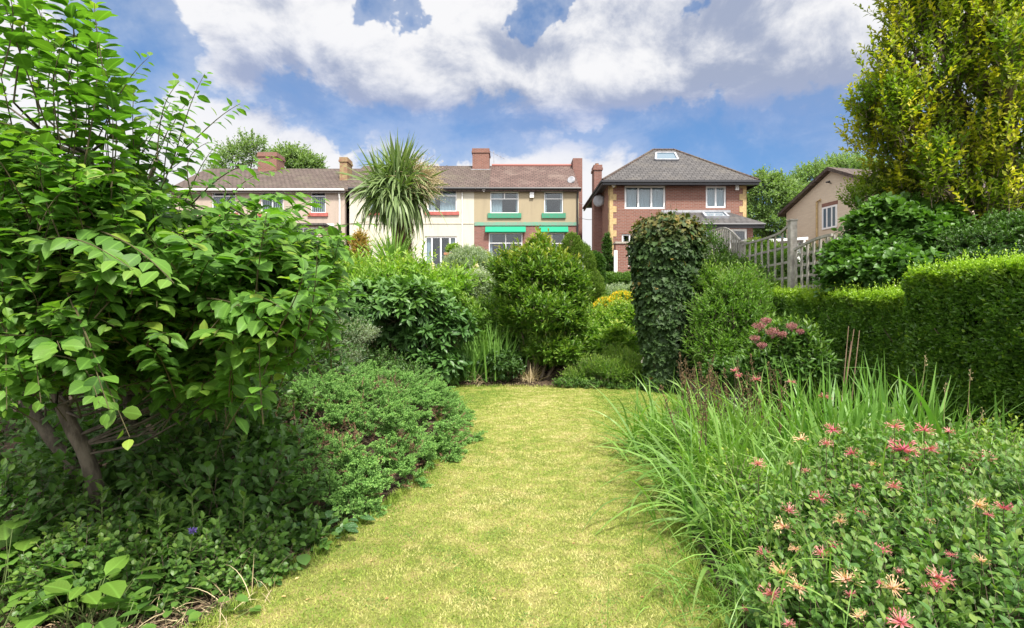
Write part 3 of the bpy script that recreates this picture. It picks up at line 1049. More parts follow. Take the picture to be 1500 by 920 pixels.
# ---- tan pebble-dashed end house with green trim
X0, X1 = wx(694.5), wx(848)
ZE = wz(275)
root = thing('end_terrace_house', 'tan pebble dashed end house with bright green sills and green awnings', 'house', ((X0 + X1) / 2, YF, GZ - .4))
zb = wz(328)       # green band between floors
upl = (wx(718), wx(760), wz(312.5), wz(281)); upr = (wx(797), wx(825), wz(312.5), wz(281))
lol = (wx(716), wx(765.5), GZ, wz(341)); lor = (wx(790), wx(827), GZ + .9, wz(341))
a = Acc(); wall_boxes(a, X0, X1, zb, ZE, YF, YF + .3, [upl, upr])
a.build('upper_wall', M['dash_tan'], root)
a = Acc(); wall_boxes(a, X0, X1, GZ - .6, zb, YF, YF + .3, [lol, lor])
a.build('lower_wall', M['brick_dark'], root)
a = Acc(); a.box(X1 - .3, X1 - .003, YF + .3, YF + 7.7, GZ - .6, ZE); a.box(X0 + .003, X1 - .3, YF + 7.4, YF + 7.7, GZ - .6, ZE)
a.add([(X1 - .3, YF + .3, ZE), (X1 - .3, YF + 7.7, ZE), (X1 - .3, YF + 4, wz(243.5, 35) - .1), (X1 - .003, YF + .3, ZE), (X1 - .003, YF + 7.7, ZE), (X1 - .003, YF + 4, wz(243.5, 35) - .1)],
      [0, 2, 1, 3, 4, 5, 0, 3, 5, 2, 1, 2, 5, 4], [3, 3, 4, 4])
a.build('side_wall', M['brick_dark'], root)
a = Acc(); a.box(X0 + .02, X1 - .05, YF - .05, YF - .002, zb - .1, zb + .09)
a.build('string_course', M['green_faded'], root)
window(root, *upl, YF, muls=[(.5, .68, 1)], trans=[.68], sill=M['green_paint'], sill_h=.28, curtain=[(0.02, .42), (.9, .98)])
window(root, *upr, YF, trans=[.68], sill=M['green_paint'], sill_h=.28, curtain=[(.0, .14), (.86, 1)])
window(root, *lol, YF, muls=[.5], trans=[.80], curtain=[(.0, .1)], name='patio_door')
window(root, *lor, YF, muls=[(.5, .7, 1)], trans=[.70])
for wdw in (upl, upr):
    a = Acc(); a.box(wdw[0] - .1, wdw[1] + .1, YF - .04, YF - .002, wdw[3] + .004, wdw[3] + .1)
    a.build('window_head', M['green_paint'], root)
for (xa, xb) in ((wx(711), wx(770)), (wx(790), wx(832))):
    a = Acc()
    v = [(xa, YF - .02, wz(332)), (xb, YF - .02, wz(332)), (xb, YF - .30, wz(340.5)), (xa, YF - .30, wz(340.5)), (xa, YF - .02, wz(333.5)), (xb, YF - .02, wz(333.5)), (xb, YF - .28, wz(341.5)), (xa, YF - .28, wz(341.5))]
    a.add(v, [0, 3, 2, 1, 4, 5, 6, 7, 0, 1, 5, 4, 1, 2, 6, 5, 2, 3, 7, 6, 3, 0, 4, 7], [4] * 6)
    a.build('awning', M['green_awning'], root)
a = gable_roof(wx(720, 35), X1 + .04, YF, ZE, YF + 4, wz(243, 35), YF + 8)
a.build('roof', M['tile_red'], root)
a = Acc(); a.tube([(wx(720, 35) + .02, YF + 4, wz(243, 35) + .02), (X1 + .04, YF + 4, wz(243, 35) + .02)], .10, 8); a.build('ridge_tile', M['fascia_red'], root)
gutter(root, X0 + .1, X1 + .1, YF - .2, ZE - .1, M['black'])
downpipe(root, X1 - .10, YF, GZ, ZE - .3, M['black'])
chimney(root, X1 + .03, X1 + .62, YF + 3.3, YF + 4.6, GZ - .3, wz(233, 34.5), M['brick_dark'], pots=0, cap=False)
a = Acc(); a.box(wx(776), wx(782), YF - .12, YF - .002, wz(290), wz(282)); a.build('alarm_box', M['white'], root)
a = Acc(); a.tube([(wx(709), YF - .05, wz(279)), (wx(709), YF - .22, wz(280))], [.05, .09], 10); a.build('security_lamp', M['white'], root)
a = Acc(); a.tube([(X1 - .35, YF + 1.1, wz(262)), (X1 - .35, YF + 1.0, wz(257))], [.03, .03], 6)
a.tube([(X1 - .35, YF + .9, wz(258)), (X1 - .37, YF + .86, wz(258) + .01)], [.24, .2], 14); a.build('satellite_dish', M['lead'], root)

# ---- cream rendered house, joined to it
XC0 = wx(512)
root = thing('cream_terrace_house', 'cream rendered house with red sills and white french doors behind the palm', 'house', ((XC0 + X0) / 2, YF, GZ - .4))
cu = (wx(626), wx(669), wz(310), wz(277.5)); cd = (wx(622), wx(669), GZ, wz(346)); cu2 = (wx(540), wx(580), wz(310), wz(279))
a = Acc(); wall_boxes(a, XC0, X0 - .003, GZ - .6, ZE, YF, YF + .3, [cu, cd, cu2])
a.build('wall', M['cream'], root)
a = Acc(); a.box(XC0, X0 - .003, YF + 7.4, YF + 7.7, GZ - .6, ZE); a.build('back_wall', M['cream'], root)
window(root, *cu, YF, muls=[(.5, .72, 1)], trans=[.72], sill=M['red_sill'], sill_h=.2, curtain=[(0, .25), (.42, 1)])
window(root, *cu2, YF, muls=[.5], sill=M['red_sill'], sill_h=.2, curtain=[(0, 1)])
window(root, *cd, YF, muls=[.22, .5, .78], trans=[], fr=.09, curtain=[(0, .18), (.8, 1)], name='french_door')
a = Acc(); a.box(XC0 + .02, X0 - .02, YF - .03, YF - .002, wz(328), wz(326.5)); a.build('string_course', M['cream'], root)
a = Acc(); a.tube([(wx(677), YF - .05, GZ), (wx(677), YF - .05, ZE - .25)], .035, 8); a.build('downpipe', M['white_paint'], root)
a = gable_roof(XC0 - .3, wx(720, 35) - .004, YF, ZE, YF + 4, wz(243, 35), YF + 8)
a.build('roof', M['tile_brown'], root)
gutter(root, XC0, X0 + .08, YF - .2, ZE - .1, M['black'])
ch = chimney(root, wx(693, 35), wx(717, 35), 34.4, 35.6, wz(262, 35), wz(221.5, 35), M['brick_red'], pots=0)
a = Acc(); a.box(wx(691, 35), wx(719, 35), 34.25, 34.39, wz(251, 34), wz(246, 34)); a.build('lead_flashing', M['lead'], root)
a = Acc()
ax_, az_ = wx(721, 35), wz(246, 35)
a.tube([(ax_ + .1, 35, az_), (ax_ + .1, 35, az_ + 1.1)], .018, 5); a.tube([(ax_ - .35, 35, az_ + 1.15), (ax_ + .75, 35, az_ + .6)], .012, 5)
for k in range(6):
    f = k / 5; cx, cz = ax_ - .35 + 1.1 * f, az_ + 1.15 - .55 * f
    a.tube([(cx, 34.75, cz - .02), (cx, 35.25, cz + .02)], .008, 4)
a.build('aerial', M['lead'], root)

# ---- left terrace house, pinkish dash
XL0, XL1 = wx(250), wx(505)
root = thing('pink_terrace_house', 'pinkish grey pebble dashed house with brown roof behind the leafy tree', 'house', ((XL0 + XL1) / 2, YF, GZ - .4))
ZL = wz(277)
l1 = (wx(455), wx(477), wz(312), wz(281)); l2 = (wx(382), wx(415), wz(312), wz(281)); l3 = (wx(310), wx(345), wz(312), wz(281))
l4 = (wx(470), wx(496), GZ, wz(360))
a = Acc(); wall_boxes(a, XL0, XL1, GZ - .6, ZL, YF + .003, YF + .303, [l1, l2, l3])
a.box(XL0, XL1, YF + 7.4, YF + 7.7, GZ - .6, ZL).box(XL0, XL0 + .3, YF + .3, YF + 7.4, GZ - .6, ZL)
a.build('wall', M['dash_pink'], root)
for wv_ in (l1, l2, l3):
    W_ = window(root, *wv_, YF, muls=[.5] if wv_ is not l1 else [], trans=[.8], sill=M['red_sill'], sill_h=.2)
    a = Acc()
    nb = int((wv_[1] - wv_[0]) / .11)
    for k in range(nb):
        xb = wv_[0] + .08 + k * .11
        a.box(xb, xb + .05, YF + .16, YF + .17, wv_[2] + .05, wv_[3] - .3)
    a.build('vertical_blind', M['blind'], W_, base=root['_b'])
a = gable_roof(XL0 - .2, XL1 + .1, YF, ZL, YF + 4, wz(247, 35), YF + 8)
a.build('roof', M['tile_brown'], root)
gutter(root, XL0, XL1 + .05, YF - .2, ZL - .1, M['white_paint'])
downpipe(root, wx(498), YF, GZ, ZL - .3, M['white_paint'], .05)
chimney(root, wx(384, 35), wx(411, 35), 34.4, 35.6, wz(262, 35), wz(227, 35), M['brick_red'], pots=2)
chimney(root, wx(500.5, 33), wx(511.5, 33), 32.6, 33.6, wz(285, 33), wz(233, 33), M['lichen_brick'], pots=0)
# single storey rear extension of that house
ex0, ex1 = wx(420, 28.5), wx(472, 28.5)
ew = (wx(422, 28.5), wx(465, 28.5), wz(348, 28.5), wz(333, 28.5))
a = Acc(); wall_boxes(a, ex0 - 3, ex1, GZ - .6, wz(331, 28.5), 28.5, 28.8, [ew])
a.box(ex1 - .3, ex1 - .002, 28.8, YF, GZ - .6, wz(331, 28.5))
a.build('extension_wall', M['dash_pink'], root)
window(root, *ew, 28.5, muls=[.5])
a = Acc(); a.box(ex0 - 3.2, ex1 + .25, 28.25, YF + .001, wz(331, 28.5) + .003, wz(328, 28.5)); a.build('extension_roof', M['slate'], root)
a = Acc(); a.box(wx(487, 29), wx(490, 29), 28.9, 29.0, GZ - .2, wz(331, 29)).box(wx(472, 29), wx(490, 29), 28.9, 29.0, wz(331, 29) + .005, wz(328, 29)); a.build('porch_post', M['white_paint'], root)

# ---- detached red brick house with hipped roof
YB = 27.0
BX0, BX1 = wx(893, YB), wx(1093, YB)
BD = 6.0
ZB = wz(265, YB)
root = thing('brick_house', 'detached red brick house with grey hipped roof and yellow stone corner blocks', 'house', ((BX0 + BX1) / 2, YB, GZ - .4))
w1 = (wx(915, YB), wx(975, YB), wz(306, YB), wz(272, YB)); w2 = (wx(1034, YB), wx(1064, YB), wz(304.5, YB), wz(272.5, YB)); w3 = (wx(911, YB), wx(924, YB), wz(390, YB), wz(342.5, YB))
a = Acc(); wall_boxes(a, BX0, BX1, GZ - .6, ZB, YB, YB + .3, [w1, w2, w3])
a.box(BX0, BX0 + .3, YB + .303, YB + BD, GZ - .6, ZB).box(BX1 - .3, BX1, YB + .303, YB + BD, GZ - .6, ZB).box(BX0 + .3, BX1 - .3, YB + BD - .3, YB + BD, GZ - .6, ZB)
a.build('wall', M['brick_red'], root)
# corner blocks, alternately long and short, standing just proud of the brickwork
for xa, sgn in ((BX0, 1), (BX1, -1)):
    aq = Acc()
    z = GZ - .6; k = 0
    while z < ZB - .05:
        h = min(.30, ZB - z)
        ln = .34 if k % 2 else .17
        xs_ = sorted((xa - sgn * .012, xa + sgn * ln))
        aq.box(xs_[0], xs_[1], YB - .018, YB - .003, z, z + h)
        xs_ = sorted((xa - sgn * .018, xa - sgn * .003))
        aq.box(xs_[0], xs_[1], YB - .018, YB + (.17 if k % 2 else .34), z, z + h)
        z += h; k += 1
    aq.build('corner_stone', M['quoin'], root)
window(root, *w1, YB, muls=[.34, .66], fr=.09, curtain=[(.04, .30), (.36, .64), (.68, .97)])
window(root, *w2, YB, muls=[.5], fr=.09, curtain=[(.04, .97)])
window(root, *w3, YB, fr=.08, curtain=[(0, .4)], name='back_door')
# hipped roof
ov = .42
rz = wz(219.5, 30)
e = [(BX0 - ov, YB - ov), (BX1 + ov, YB - ov), (BX1 + ov, YB + BD + ov), (BX0 - ov, YB + BD + ov)]
ra, rb = (wx(957, 30), 30.0), (wx(987, 30), 30.0)
ze = ZB - .05
v = [(x, y, ze) for x, y in e] + [(ra[0], ra[1], rz), (rb[0], rb[1], rz)]
a = Acc(); a.add(v, [0, 1, 5, 4, 1, 2, 5, 2, 3, 4, 5, 3, 0, 4], [4, 3, 4, 3])
v2 = [(x, y, ze - .05) for x, y in e]
a.add(v2 + [(x, y, ze) for x, y in e], [3, 2, 1, 0, 0, 1, 5, 4, 1, 2, 6, 5, 2, 3, 7, 6, 3, 0, 4, 7], [4] * 5)
a.build('roof', M['slate'], root)
a = Acc()
for p0, p1 in ((v[0], v[4]), (v[1], v[5]), (v[3], v[4]), (v[2], v[5]), (v[4], v[5])):
    a.tube([p0, p1], .07, 6)
a.build('ridge_tile', M['tile_brown'], root)
a = Acc()
for p0, p1 in ((e[0], e[1]), (e[1], e[2]), (e[3], e[0])):
    a.bar((p0[0], p0[1], ze - .14), (p1[0], p1[1], ze - .14), .06, .2)
    a.bar((p0[0] + (.05 if p0[0] > 8 else -.05), p0[1] - .05, ze - .08), (p1[0] + (.05 if p1[0] > 8 else -.05), p1[1] - .05, ze - .08), .1, .09)
a.build('gutter', M['black'], root)
a = Acc(); a.box(BX0 - ov + .05, BX1 + ov - .05, YB - ov + .04, YB - .003, ze - .2, ze - .17); a.build('soffit', M['black'], root)
def on_roof(px, f):     # point on the front slope, f from eave to ridge
    y = YB - ov + (30 - YB + ov) * f
    return ((px - 750) / F * y, y, ze + (rz - ze) * f)
def skylight(root, pa, pb, pc, pd, th=.09):
    """pa..pd corners lower-left, lower-right, upper-right, upper-left on the slope"""
    pts = [np.array(p) for p in (pa, pb, pc, pd)]
    nn = np.cross(pts[1] - pts[0], pts[3] - pts[0]); nn /= np.linalg.norm(nn)
    a = Acc()
    for i in range(4):
        a.bar(pts[i] + nn * .05, pts[(i + 1) % 4] + nn * .05, .10, .12, up=nn)
    W_ = a.build('skylight', M['lead'], root)
    a = Acc(); q = [p + nn * .07 for p in pts]; q2 = [p + nn * .05 for p in pts]
    a.add(q + q2, [0, 1, 2, 3, 7, 6, 5, 4, 0, 4, 5, 1, 1, 5, 6, 2, 2, 6, 7, 3, 3, 7, 4, 0], [4] * 6)
    a.build('pane', M['sky_pane'], W_, base=root['_b'])
m, t, o_ = new_mat('sky_pane'); p = principled(t, (.10, .15, .19), .12, .6); p.inputs['Coat Weight'].default_value = .2
t.t.links.new(p.outputs[0], o_.inputs[0]); M['sky_pane'] = m
skylight(root, on_roof(960, .60), on_roof(993, .60), on_roof(988, .84), on_roof(961, .84))
chimney(root, BX0 - .42, BX0 - .003, 29.3, 30.1, GZ - .3, wz(245, 29.8), M['brick_dark'], pots=1)
a = Acc(); a.box(wx(1076.5, YB), wx(1081.5, YB), YB - .1, YB - .002, wz(279, YB), wz(271, YB)); a.build('alarm_box', M['white'], root)
a = Acc(); a.tube([(wx(898, YB), YB - .02, wz(272, YB)), (wx(898, YB), YB - .18, wz(273, YB))], [.05, .1], 10); a.build('security_lamp', M['white'], root)
a = Acc(); dx_, dy_, dz_ = BX0 - .25, 28.8, wz(292, 28.5)
a.tube([(dx_, dy_, dz_), (dx_ - .03, dy_ - .05, dz_)], [.32, .26], 16); a.tube([(dx_ + .26, dy_, dz_ - .2), (dx_, dy_, dz_)], .02, 5); a.build('satellite_dish', M['lead'], root)
# lean-to extension with its own roof, rooflight and white patio doors
YX = 24.6
EX0, EX1 = wx(985, YX), wx(1103, YX)
rooft, roofe = wz(311, YB), wz(326.5, YX - .3)
pd_ = (wx(1027, YX), wx(1095, YX), GZ, wz(335, YX))
a = Acc(); wall_boxes(a, EX0, EX1, GZ - .9, roofe - .12, YX, YX + .3, [pd_])
a.box(EX0, EX0 + .3, YX + .3, YB - .002, GZ - .9, roofe - .1).box(EX1 - .3, EX1, YX + .3, YB - .002, GZ - .9, roofe - .1)
a.build('extension_wall', M['brick_red'], root)
window(root, *pd_, YX, muls=[.33, .66], trans=[], fr=.10, name='patio_door', curtain=[(.0, .2)])
xl, xr = EX0 - .3, EX1 + .38
v = [(xl, YX - .3, roofe), (xr, YX - .3, roofe), (xr - .5, YB - .004, rooft), (xl + .5, YB - .004, rooft)]
v += [(q[0], q[1], q[2] - .12) for q in v]
a = Acc(); a.add(v, [0, 1, 2, 3, 7, 6, 5, 4, 0, 4, 5, 1, 1, 5, 6, 2, 2, 6, 7, 3, 3, 7, 4, 0], [4] * 6)
a.build('extension_roof', M['slate'], root)
a = Acc(); a.box(xl + .45, xr - .45, YB - .05, YB - .006, rooft - .02, rooft + .10); a.build('lead_flashing', M['lead'], root)
gutter(root, xl, xr, YX - .31, roofe - .07, M['black'], .06)
def on_ext(px, f):
    y = YX - .3 + (YB - YX + .3) * f
    return ((px - 750) / F * y, y, roofe + (rooft - roofe) * f)
skylight(root, on_ext(1034, .42), on_ext(1067, .42), on_ext(1060, .85), on_ext(1029, .85))

# brick pier with pale panel beside that house
root = thing('garden_pier', 'low red brick pier with stone cap and pale panel beside the ivy column', 'brick pier', (wx(911, 25), 25, GZ - .6))
a = Acc(); a.box(wx(902, 25), wx(920, 25), 25, 25.5, GZ - .8, wz(357, 25)); a.build('pillar', M['brick_red'], root)
a = Acc(); a.box(wx(901, 25), wx(921, 25), 24.95, 25.55, wz(357, 25) + .003, wz(354, 25)); a.build('cap_stone', M['stone'], root)
a = Acc(); a.box(wx(899, 25), wx(904, 25), 24.9, 24.97, GZ - .3, wz(367, 25)); a.build('panel', M['blind'], root)

# ---- beige gabled house on the right
A_ = np.array((wx(1152, 28), 28.0)); B_ = np.array((wx(1300, 22.4), 22.4))
ezl = wz(312, 28)
dirg = (B_ - A_); wl = np.linalg.norm(dirg); dirg /= wl
back = np.array((-dirg[1], dirg[0]))
if back[0] < 0: back = -back
mid = (A_ + B_) / 2
apz = wz(251, mid[1])
root = thing('gabled_house', 'beige brick house with brown gabled roof and drainpipe on its end wall', 'house', (mid[0], mid[1], GZ - .6))
def gp(u, d, z):    # u along gable 0..1, d depth behind the gable face, z
    q = A_ + dirg * wl * u + back * d
    return (q[0], q[1], z)
a = Acc()
LEN = 11.0
v = [gp(0, 0, GZ - 1.5), gp(1, 0, GZ - 1.5), gp(1, 0, ezl), gp(.5, 0, apz), gp(0, 0, ezl)]
v += [gp(0, LEN, GZ - 1.5), gp(1, LEN, GZ - 1.5), gp(1, LEN, ezl), gp(.5, LEN, apz), gp(0, LEN, ezl)]
a.add(v, [0, 1, 2, 3, 4, 9, 8, 7, 6, 5, 1, 6, 7, 2, 0, 4, 9, 5], [5, 5, 4, 4])
a.build('wall', M['beige'], root)
a = Acc()
th = .16; o2 = .25
sl = (apz - ezl) / .5
for (u0, u1) in ((-.06, .5), (1.06, .5)):
    za = apz - sl * abs(u0 - .5)
    q = [gp(u0, -o2, za + .03), gp(u1, -o2, apz + .03), gp(u1, LEN + .3, apz + .03), gp(u0, LEN + .3, za + .03)]
    q2 = [(x, y, z + th) for x, y, z in q]
    a.add(q + q2, [0, 1, 2, 3, 7, 6, 5, 4, 0, 4, 5, 1, 1, 5, 6, 2, 2, 6, 7, 3, 3, 7, 4, 0], [4] * 6)
a.build('roof', M['tile_brown'], root)
def gbox(acc, u0, u1, z0, z1, d0, d1):
    v = [gp(u0, d0, z0), gp(u1, d0, z0), gp(u1, d1, z0), gp(u0, d1, z0), gp(u0, d0, z1), gp(u1, d0, z1), gp(u1, d1, z1), gp(u0, d1, z1)]
    acc.add(v, [0, 3, 2, 1, 4, 5, 6, 7, 0, 1, 5, 4, 1, 2, 6, 5, 2, 3, 7, 6, 3, 0, 4, 7], [4] * 6)
uw0, uw1 = .41, .56
zw0, zw1 = wz(335, 25.3), wz(302, 25.3)
a = Acc()
gbox(a, uw0, uw0 + .014, zw0, zw1, -.04, -.002); gbox(a, uw1 - .014, uw1, zw0, zw1, -.04, -.002); gbox(a, uw0 + .014, uw1 - .014, zw0, zw0 + .08, -.04, -.002); gbox(a, uw0 + .014, uw1 - .014, zw1 - .08, zw1, -.04, -.002)
for f in (.33, .66): gbox(a, uw0 + (uw1 - uw0) * f - .006, uw0 + (uw1 - uw0) * f + .006, zw0 + .08, zw1 - .08, -.035, -.004)
W_ = a.build('window', M['white'], root)
a = Acc(); gbox(a, uw0 + .012, uw1 - .012, zw0 + .06, zw1 - .06, -.022, -.012); a.build('pane', M['sky_pane'], W_, base=root['_b'])
a = Acc(); gbox(a, uw0 - .005, uw1 + .005, zw1 + .004, zw1 + .18, -.02, -.002); a.build('lintel', M['brick_red'], root)
a = Acc(); a.tube([gp(.36, -.06, GZ - 1), gp(.36, -.06, wz(296, 26)), gp(.40, -.06, wz(293, 25.8))], .045, 8); a.build('drainpipe', M['quoin'], root)
a = Acc(); a.tube([gp(.5, -.01, apz - .55), gp(.5, -.2, apz - .52)], .025, 6); a.tube([gp(.485, -.2, apz - .5), gp(.52, -.2, apz - .5)], .04, 6); a.build('bracket', M['black'], root)

# low white-roofed outbuilding beyond the trellis
root = thing('outbuilding', 'low white roofed outbuilding with dark windows beyond the trellis fence', 'outbuilding', (wx(1150, 21), 21, 2.3))
a = Acc(); ob = [(wx(1160, 21), wx(1166, 21), wz(372, 21), wz(352, 21)), (wx(1170, 21), wx(1176, 21), wz(372, 21), wz(352, 21))]
wall_boxes(a, wx(1105, 21), wx(1180, 21), 2.0, wz(350, 21), 21, 21.2, ob); a.build('wall', M['white_paint'], root)
for h_ in ob: window(root, *h_, 21, muls=[.5], fr=.03)
v = [(wx(1102, 20.7), 20.7, wz(352, 20.7)), (wx(1184, 20.7), 20.7, wz(347, 20.7)), (wx(1184, 20.7), 24.2, wz(347, 20.7) + .35), (wx(1122, 20.7), 24.2, wz(347, 20.7) + .35)]
v += [(x, y, z - .1) for x, y, z in v]
a = Acc(); a.add(v, [0, 1, 2, 3, 7, 6, 5, 4, 0, 4, 5, 1, 1, 5, 6, 2, 2, 6, 7, 3, 3, 7, 4, 0], [4] * 6); a.build('roof', M['white_paint'], root)

# overhead telephone lines between the houses
for k, (pa, pb) in enumerate((((848, 296, 34), (893, 300, 28)), ((848, 318, 34), (893, 312, 28)))):
    A0, B0 = P(*pa), P(*pb)
    pts = [A0 + (B0 - A0) * f - np.array((0, 0, .25 * 4 * f * (1 - f))) for f in np.linspace(0, 1, 9)]
    a = Acc(); a.tube(pts, .012, 4)
    tag(a.build('telephone_line', M['lead'], base=A0), ('upper' if k == 0 else 'lower') + ' grey telephone line in the gap between the two brick gables', 'cable', 'telephone lines')

# ================================================================== FENCES
root = thing('garden_chair', 'dark grey garden chair on the terrace between palm and french doors', 'chair', (wx(608, 28.5), 28.5, 3.33))
bx, by = wx(608, 28.5), 28.5
a = Acc(); a.box(bx - .28, bx + .28, by - .28, by + .28, 3.33 + .42, 3.33 + .47); a.build('seat', M['lead'], root)
a = Acc()
for k in range(6): a.box(bx - .26 + k * .094, bx - .21 + k * .094, by + .24, by + .28, 3.33 + .47, 3.33 + .98)
a.box(bx - .29, bx + .29, by + .235, by + .285, 3.33 + .98, 3.33 + 1.05); a.build('backrest', M['lead'], root)
for sx in (-1, 1):
    for sy in (-1, 1):
        a = Acc(); a.box(bx + sx * .25 - .02, bx + sx * .25 + .02, by + sy * .25 - .02, by + sy * .25 + .02, 3.33, 3.33 + .42); a.build('leg', M['lead'], root)

# trellis fence along the boundary: posts, scalloped top rails, upright and level laths
root = thing('trellis_fence', 'weathered grey timber trellis with scalloped tops and a tall post above the hedge', 'trellis fence', (5.3, 10.3, float(ground_h(5.3, 10.3))))
TX = 5.3
def tpost(px, py_top, half=.055, x=TX):
    y = x * F / (px - 750)
    z1 = CAMZ + (460 - py_top) / F * y
    a = Acc(); a.box(x - half, x + half, y - half, y + half, float(ground_h(x, y)) - .1, z1)
    a.box(x - half - .012, x + half + .012, y - half - .012, y + half + .012, z1 + .001, z1 + .03)
    a.build('post', M['timber'], root)
    return y
def tpanel(pxa, pxb, topf, zbot, nlath, rails, x=TX, y_pts=None):
    """laths between two picture columns; topf(f) gives the photo row of the top edge"""
    ya, yb = x * F / (pxa - 750), x * F / (pxb - 750)
    a = Acc()
    prev = None
    for k in range(nlath + 1):
        f = k / nlath
        y = ya + (yb - ya) * f
        px = 750 + x / y * F
        zt = CAMZ + (460 - topf((px - pxa) / (pxb - pxa))) / F * y
        a.box(x - .014, x + .014, y - .022, y + .022, zbot, zt)
        if prev is not None:
            a.bar((x - .032, prev[0], prev[1]), (x - .032, y, zt), .034, .045)
        prev = (y, zt)
    for z in rails:
        ys_ = sorted((ya, yb))
        a.box(x + .015, x + .035, ys_[0], ys_[1], z - .022, z + .022)
    return a.build('trellis_panel', M['timber'], root)
y1 = tpost(1160.5, 324, .062)
tpanel(1222, 1166, lambda f: 344 + 22 * (f ** 1.5), 1.6, 6, [2.10, 2.30, 2.50, 2.70])
tpanel(1157, 1090, lambda f: 331 + 27 * (f ** .55), 1.6, 7, [2.3, 2.6, 2.9])
tpost(1088, 356, .05)
tpanel(1086, 1035, lambda f: 358 - 24 * math.sin(math.pi * (.08 + .84 * min(1, max(0, f)))), 1.7, 16, [2.3, 2.9])
tpost(1033, 360, .05)
tpost(1228, 352, .045)
tpanel(1236, 1224, lambda f: 378, 1.6, 3, [2.05, 2.3])

# ================================================================== LEAF MATERIALS
M['l_big'] = leaf_mat('leaf_soft_green', (.034, .088, .015), (.098, .205, .028), (.26, .36, .05), .42, .50, .3, vein=.28)
M['l_dark'] = leaf_mat('leaf_dark', (.020, .050, .014), (.055, .110, .022), (.10, .21, .03), .28, .45, .35)
M['l_mid'] = leaf_mat('leaf_mid', (.035, .085, .018), (.080, .165, .030), (.20, .30, .05), .35, .42, .4)
M['l_bright'] = leaf_mat('leaf_bright', (.085, .175, .025), (.16, .28, .04), (.36, .42, .06), .42, .5, .35)
M['l_rhodo'] = leaf_mat('leaf_glossy', (.026, .070, .018), (.060, .130, .030), (.17, .30, .05), .25, .42, .4, vein=.2)
M['l_photinia'] = leaf_mat('leaf_red_tipped', (.048, .115, .018), (.125, .225, .030), (.58, .42, .07), .36, .42, .35)
M['l_ivy'] = leaf_mat('leaf_ivy', (.016, .036, .010), (.045, .085, .022), (.26, .18, .04), .18, .55, .28)
M['l_privet'] = leaf_mat('leaf_privet', (.040, .095, .014), (.105, .20, .026), (.36, .52, .04), .36, .36, .5)
M['l_golden'] = leaf_mat('leaf_golden', (.060, .115, .014), (.17, .25, .026), (.62, .56, .04), .42, .45, .35)
M['l_juniper'] = leaf_mat('needles_juniper', (.075, .165, .040), (.15, .29, .075), (.34, .52, .13), .2, .6, .25)
M['l_conifer'] = leaf_mat('needles_conifer', (.05, .10, .015), (.11, .19, .025), (.22, .30, .04), .2, .6, .25)
M['l_bright2'] = leaf_mat('leaf_soft_bright', (.060, .135, .022), (.125, .23, .035), (.30, .38, .07), .4, .5, .35)
M['l_brown'] = leaf_mat('dead_needles', (.085, .045, .028), (.20, .115, .07), transl=.1, rough=.8)
M['l_palm'] = leaf_mat('leaf_palm', (.075, .125, .045), (.16, .22, .085), (.26, .30, .12), .25, .42, .4)
M['l_grey'] = leaf_mat('leaf_grey_green', (.12, .17, .10), (.24, .30, .19), (.5, .54, .40), .35, .6, .25)
M['l_blade'] = leaf_mat('leaf_blade', (.060, .145, .022), (.150, .270, .050), (.28, .34, .10), .38, .42, .4)
M['l_iris'] = leaf_mat('leaf_iris', (.07, .16, .03), (.14, .27, .05), (.2, .3, .07), .35, .42, .4)
M['l_spot'] = leaf_mat('leaf_spotted', (.03, .075, .025), (.05, .11, .035), None, .25, .4, .4, spots=.7)
M['l_far'] = leaf_mat('leaf_far', (.10, .16, .06), (.18, .26, .10), (.28, .36, .14), .35, .6, .25)
M['l_honey'] = leaf_mat('leaf_honeysuckle', (.036, .095, .024), (.105, .21, .042), (.20, .27, .05), .35, .45, .35)
M['f_pink'] = leaf_mat('petal_pink', (.48, .06, .14), (.66, .18, .26), (.80, .52, .42), .35, .5, .3)
M['f_peach'] = leaf_mat('petal_peach', (.60, .20, .20), (.80, .56, .38), (.80, .64, .36), .35, .5, .3)
M['f_mauve'] = leaf_mat('petal_mauve', (.20, .075, .09), (.34, .17, .17), (.4, .22, .2), .3, .6, .2)
M['f_yellow'] = leaf_mat('petal_yellow', (.70, .42, .02), (.80, .62, .05), None, .35, .5, .3)
M['f_cream'] = leaf_mat('petal_cream', (.75, .66, .45), (.85, .80, .66), None, .35, .5, .3)
M['f_white'] = leaf_mat('petal_white', (.70, .72, .68), (.85, .86, .86), None, .35, .5, .3)
M['f_purple'] = leaf_mat('petal_purple', (.12, .08, .35), (.22, .15, .5), None, .3, .5, .3)
M['f_seed'] = leaf_mat('seed_brown', (.05, .034, .018), (.13, .085, .045), None, .1, .8, .1)
M['straw'] = leaf_mat('straw', (.38, .30, .17), (.58, .48, .30), None, .2, .7, .2)
M['cane'] = simple_mat('dry_cane', (.27, .18, .12), .7, .3, 10, .3)

